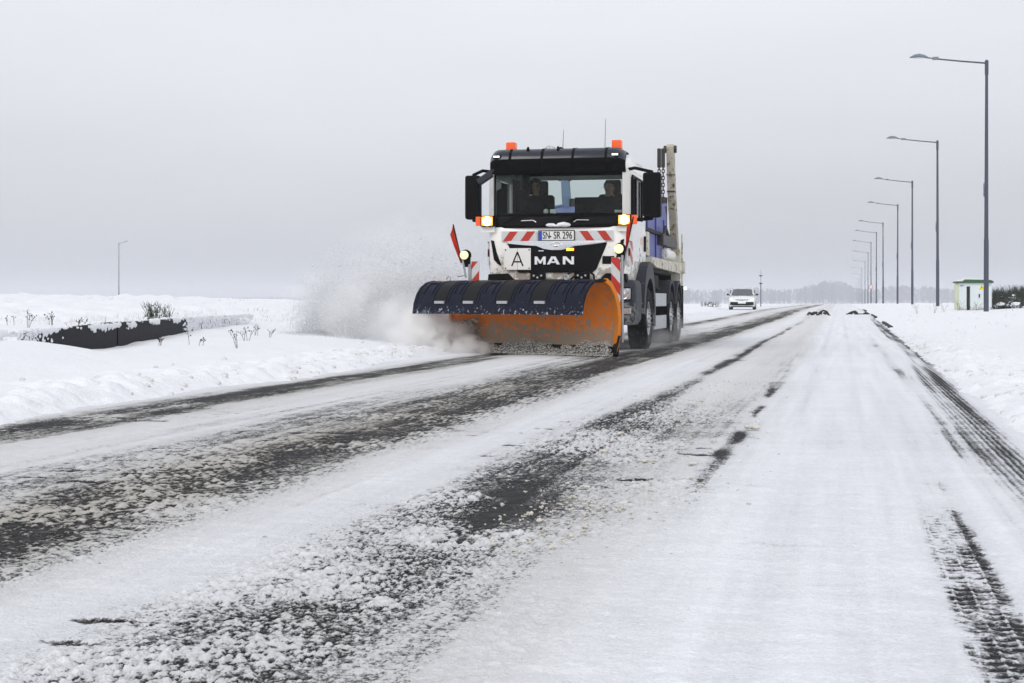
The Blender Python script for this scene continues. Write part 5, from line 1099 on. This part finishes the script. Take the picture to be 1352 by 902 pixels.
def plume(n_, rmin, rmax, sp):
    # streams leave the blade's outer end, rise and spread over the verge
    t_ = rng.random(n_) ** .8; px = 640 - 236 * t_ + rng.normal(0, 14, n_); arch = np.sin(np.pi * np.minimum(1, t_ * .75 + .08))
    top = 448 - 150 * arch * rng.random(n_) ** 1.7 - 6; jet = np.floor(rng.random(n_) * 14) / 14
    py = top + rng.random(n_) ** 2 * (458 - top) + 10 * np.sin(jet * 40 + t_ * 5) * sp; d = 24.2 + 3.2 * t_ + rng.normal(0, .35, n_)
    P3 = cam_pts(px, py, d); P3[:, 2] = np.maximum(P3[:, 2], terrain(P3[:, 0], P3[:, 1]) + .01)
    return P3, rmin + (rmax - rmin) * rng.random(n_) ** 2.5
P3, r_ = plume(110000, .003, .0115, 1); o = specks('flying_snow', P3, r_, m_snow); tag(o, kind='stuff')
P3, r_ = plume(2200, .008, .022, 1); o = specks('flying_snow_clumps', P3, r_, m_snow); tag(o, kind='stuff')
P3, r_ = plume(9000, .003, .010, .6); m_ = (P3[:, 2] < 1.2); o = specks('flying_grit', P3[m_], r_[m_], m_slush); tag(o, kind='stuff')
q2 = MB()
for i in range(2600):   # dirty chunks curling off the blade at its outer end
    t_ = random.random(); px = 632 - 38 * t_ + random.gauss(0, 9); py = 462 - 42 * random.random() ** 1.2 * (1 - .2 * t_); d = 23.4 + .5 * t_ + random.gauss(0, .12); p = cam_pt(px, py, d); q2.ico(p, random.uniform(.008, .028), 1, (1, 1, 1), .3)
for i in range(900):
    px = random.uniform(596, 815); k_ = (px - 596) / 219; py = 463 + 7 * k_ - abs(random.gauss(0, 6)); d = 1600 / (py + 1 - 397) if py > 460 else 24 - 2.2 * k_; p = cam_pt(px, py, min(d, 24.4 - 2.4 * k_)); p.z = max(p.z, .01); q2.ico(p, random.uniform(.008, .03), 1, (1, 1, .8), .3)
o = q2.build('flying_slush', m_slush); tag(o, kind='stuff')

def spray(name, blobs, dens, pad, col=(.995, .995, .997), nscale=2.6):
    pts = [Vector(b_[0]) for b_ in blobs]; lo = [min(p[i] - b_[1][i] for p, b_ in zip(pts, blobs)) for i in range(3)]; hi = [max(p[i] + b_[1][i] for p, b_ in zip(pts, blobs)) for i in range(3)]
    c0 = Vector([(a_ + b_) / 2 for a_, b_ in zip(lo, hi)])
    m, t, b = new_mat(name + '_powder'); t.nodes.remove(b); n = t.nodes.new; l = t.links.new
    def mth(op, a, b_=None):
        x = n('ShaderNodeMath'); x.operation = op
        for i, v in enumerate((a, b_)):
            if v is None: continue
            if isinstance(v, (int, float)): x.inputs[i].default_value = v
            else: l(v, x.inputs[i])
        return x.outputs[0]
    co = n('ShaderNodeTexCoord'); tot = None
    wn = n('ShaderNodeTexNoise'); wn.inputs['Scale'].default_value = 1.1; wn.inputs['Detail'].default_value = 2; l(co.outputs['Object'], wn.inputs[0])
    ws_ = n('ShaderNodeVectorMath'); ws_.operation = 'SUBTRACT'; l(wn.outputs['Color'], ws_.inputs[0]); ws_.inputs[1].default_value = (.5, .5, .5)
    wm = n('ShaderNodeVectorMath'); wm.operation = 'MULTIPLY_ADD'; l(ws_.outputs[0], wm.inputs[0]); wm.inputs[1].default_value = (.9, .9, .7); l(co.outputs['Object'], wm.inputs[2])
    for (p_, r_, a_) in blobs:
        s_ = n('ShaderNodeVectorMath'); s_.operation = 'SUBTRACT'; l(wm.outputs[0], s_.inputs[0]); s_.inputs[1].default_value = Vector(p_) - c0
        d_ = n('ShaderNodeVectorMath'); d_.operation = 'DIVIDE'; l(s_.outputs[0], d_.inputs[0]); d_.inputs[1].default_value = r_
        ln = n('ShaderNodeVectorMath'); ln.operation = 'LENGTH'; l(d_.outputs[0], ln.inputs[0])
        mr = n('ShaderNodeMapRange'); mr.interpolation_type = 'SMOOTHSTEP'; mr.inputs[1].default_value = 1; mr.inputs[2].default_value = .15; mr.inputs[3].default_value = 0; mr.inputs[4].default_value = a_; l(ln.outputs['Value'], mr.inputs[0])
        tot = mr.outputs[0] if tot is None else mth('ADD', tot, mr.outputs[0])
    nz = n('ShaderNodeTexNoise'); nz.inputs['Scale'].default_value = nscale; nz.inputs['Detail'].default_value = 5; nz.inputs['Roughness'].default_value = .62; l(co.outputs['Object'], nz.inputs[0])
    mr = n('ShaderNodeMapRange'); mr.inputs[1].default_value = .40; mr.inputs[2].default_value = .64; mr.inputs[3].default_value = .08; mr.inputs[4].default_value = 1.9; l(nz.outputs[0], mr.inputs[0])
    den = mth('MULTIPLY', mth('MULTIPLY', tot, mr.outputs[0]), dens)
    pv = n('ShaderNodeVolumePrincipled'); pv.inputs['Color'].default_value = (*col, 1); l(den, pv.inputs['Density']); pv.inputs['Anisotropy'].default_value = .2; l(pv.outputs[0], t.nodes['Material Output'].inputs['Volume'])
    b2 = bmesh.new(); bmesh.ops.create_icosphere(b2, subdivisions=3, radius=1); q = MB()
    for v in b2.verts: v.co = Vector([max(-1, min(1, v.co[i] * 1.5)) * ((hi[i] - lo[i]) / 2 + pad) for i in range(3)])
    q.bm(b2); o = q.build(name, m, smooth=True); o.location = c0; tag(o, kind='stuff'); return o
def B_(px, py, d, rx, ry, rz, a_): return (cam_pt(px, py, d), (rx, ry, rz), a_)
spray('snow_spray', [B_(600, 436, 24.3, .75, .8, .60, 1.3), B_(550, 430, 25.0, .95, .9, .75, 1.0), B_(490, 415, 26.2, 1.1, 1.0, .85, .9), B_(440, 425, 27.0, .75, .9, .75, .7), B_(500, 380, 26.6, 1.0, 1.0, .75, .50), B_(565, 385, 26.2, 1.0, 1.0, .7, .45), B_(520, 335, 27.2, 1.2, 1.2, .85, .13), B_(590, 340, 27.2, 1.2, 1.2, .8, .15), B_(425, 400, 27.2, .8, .9, .8, .35)], 5.0, .25)
def PW(s, e_, z): return PL(s, e_, z) + Vector((XC, YF, 0))
spray('slush_spray', [(PW(2.45, .40, .06), (.42, .3, .20), 1), (PW(2.8, .50, .16), (.40, .35, .36), 1.2), (PW(3.15, .55, .30), (.42, .40, .48), 1.3), (PW(3.5, .5, .38), (.5, .5, .55), 1.3), (PW(3.1, .62, .45), (.35, .3, .35), 1.0)], 9.0, .08, col=(.99, .987, .98), nscale=4.5)
spray('wheel_spray', [((XC + 1.35, YF + 1.7, .15), (.5, 1.2, .35), .9), ((XC + 1.4, YF + 5.5, .15), (.6, 1.6, .35), .7), ((XC + .2, YF + 1.0, .2), (1.4, 1.2, .4), .6), ((XC + 1.2, YF + 3.4, .12), (.5, 1.5, .25), .5)], .65, .1, nscale=2.6)
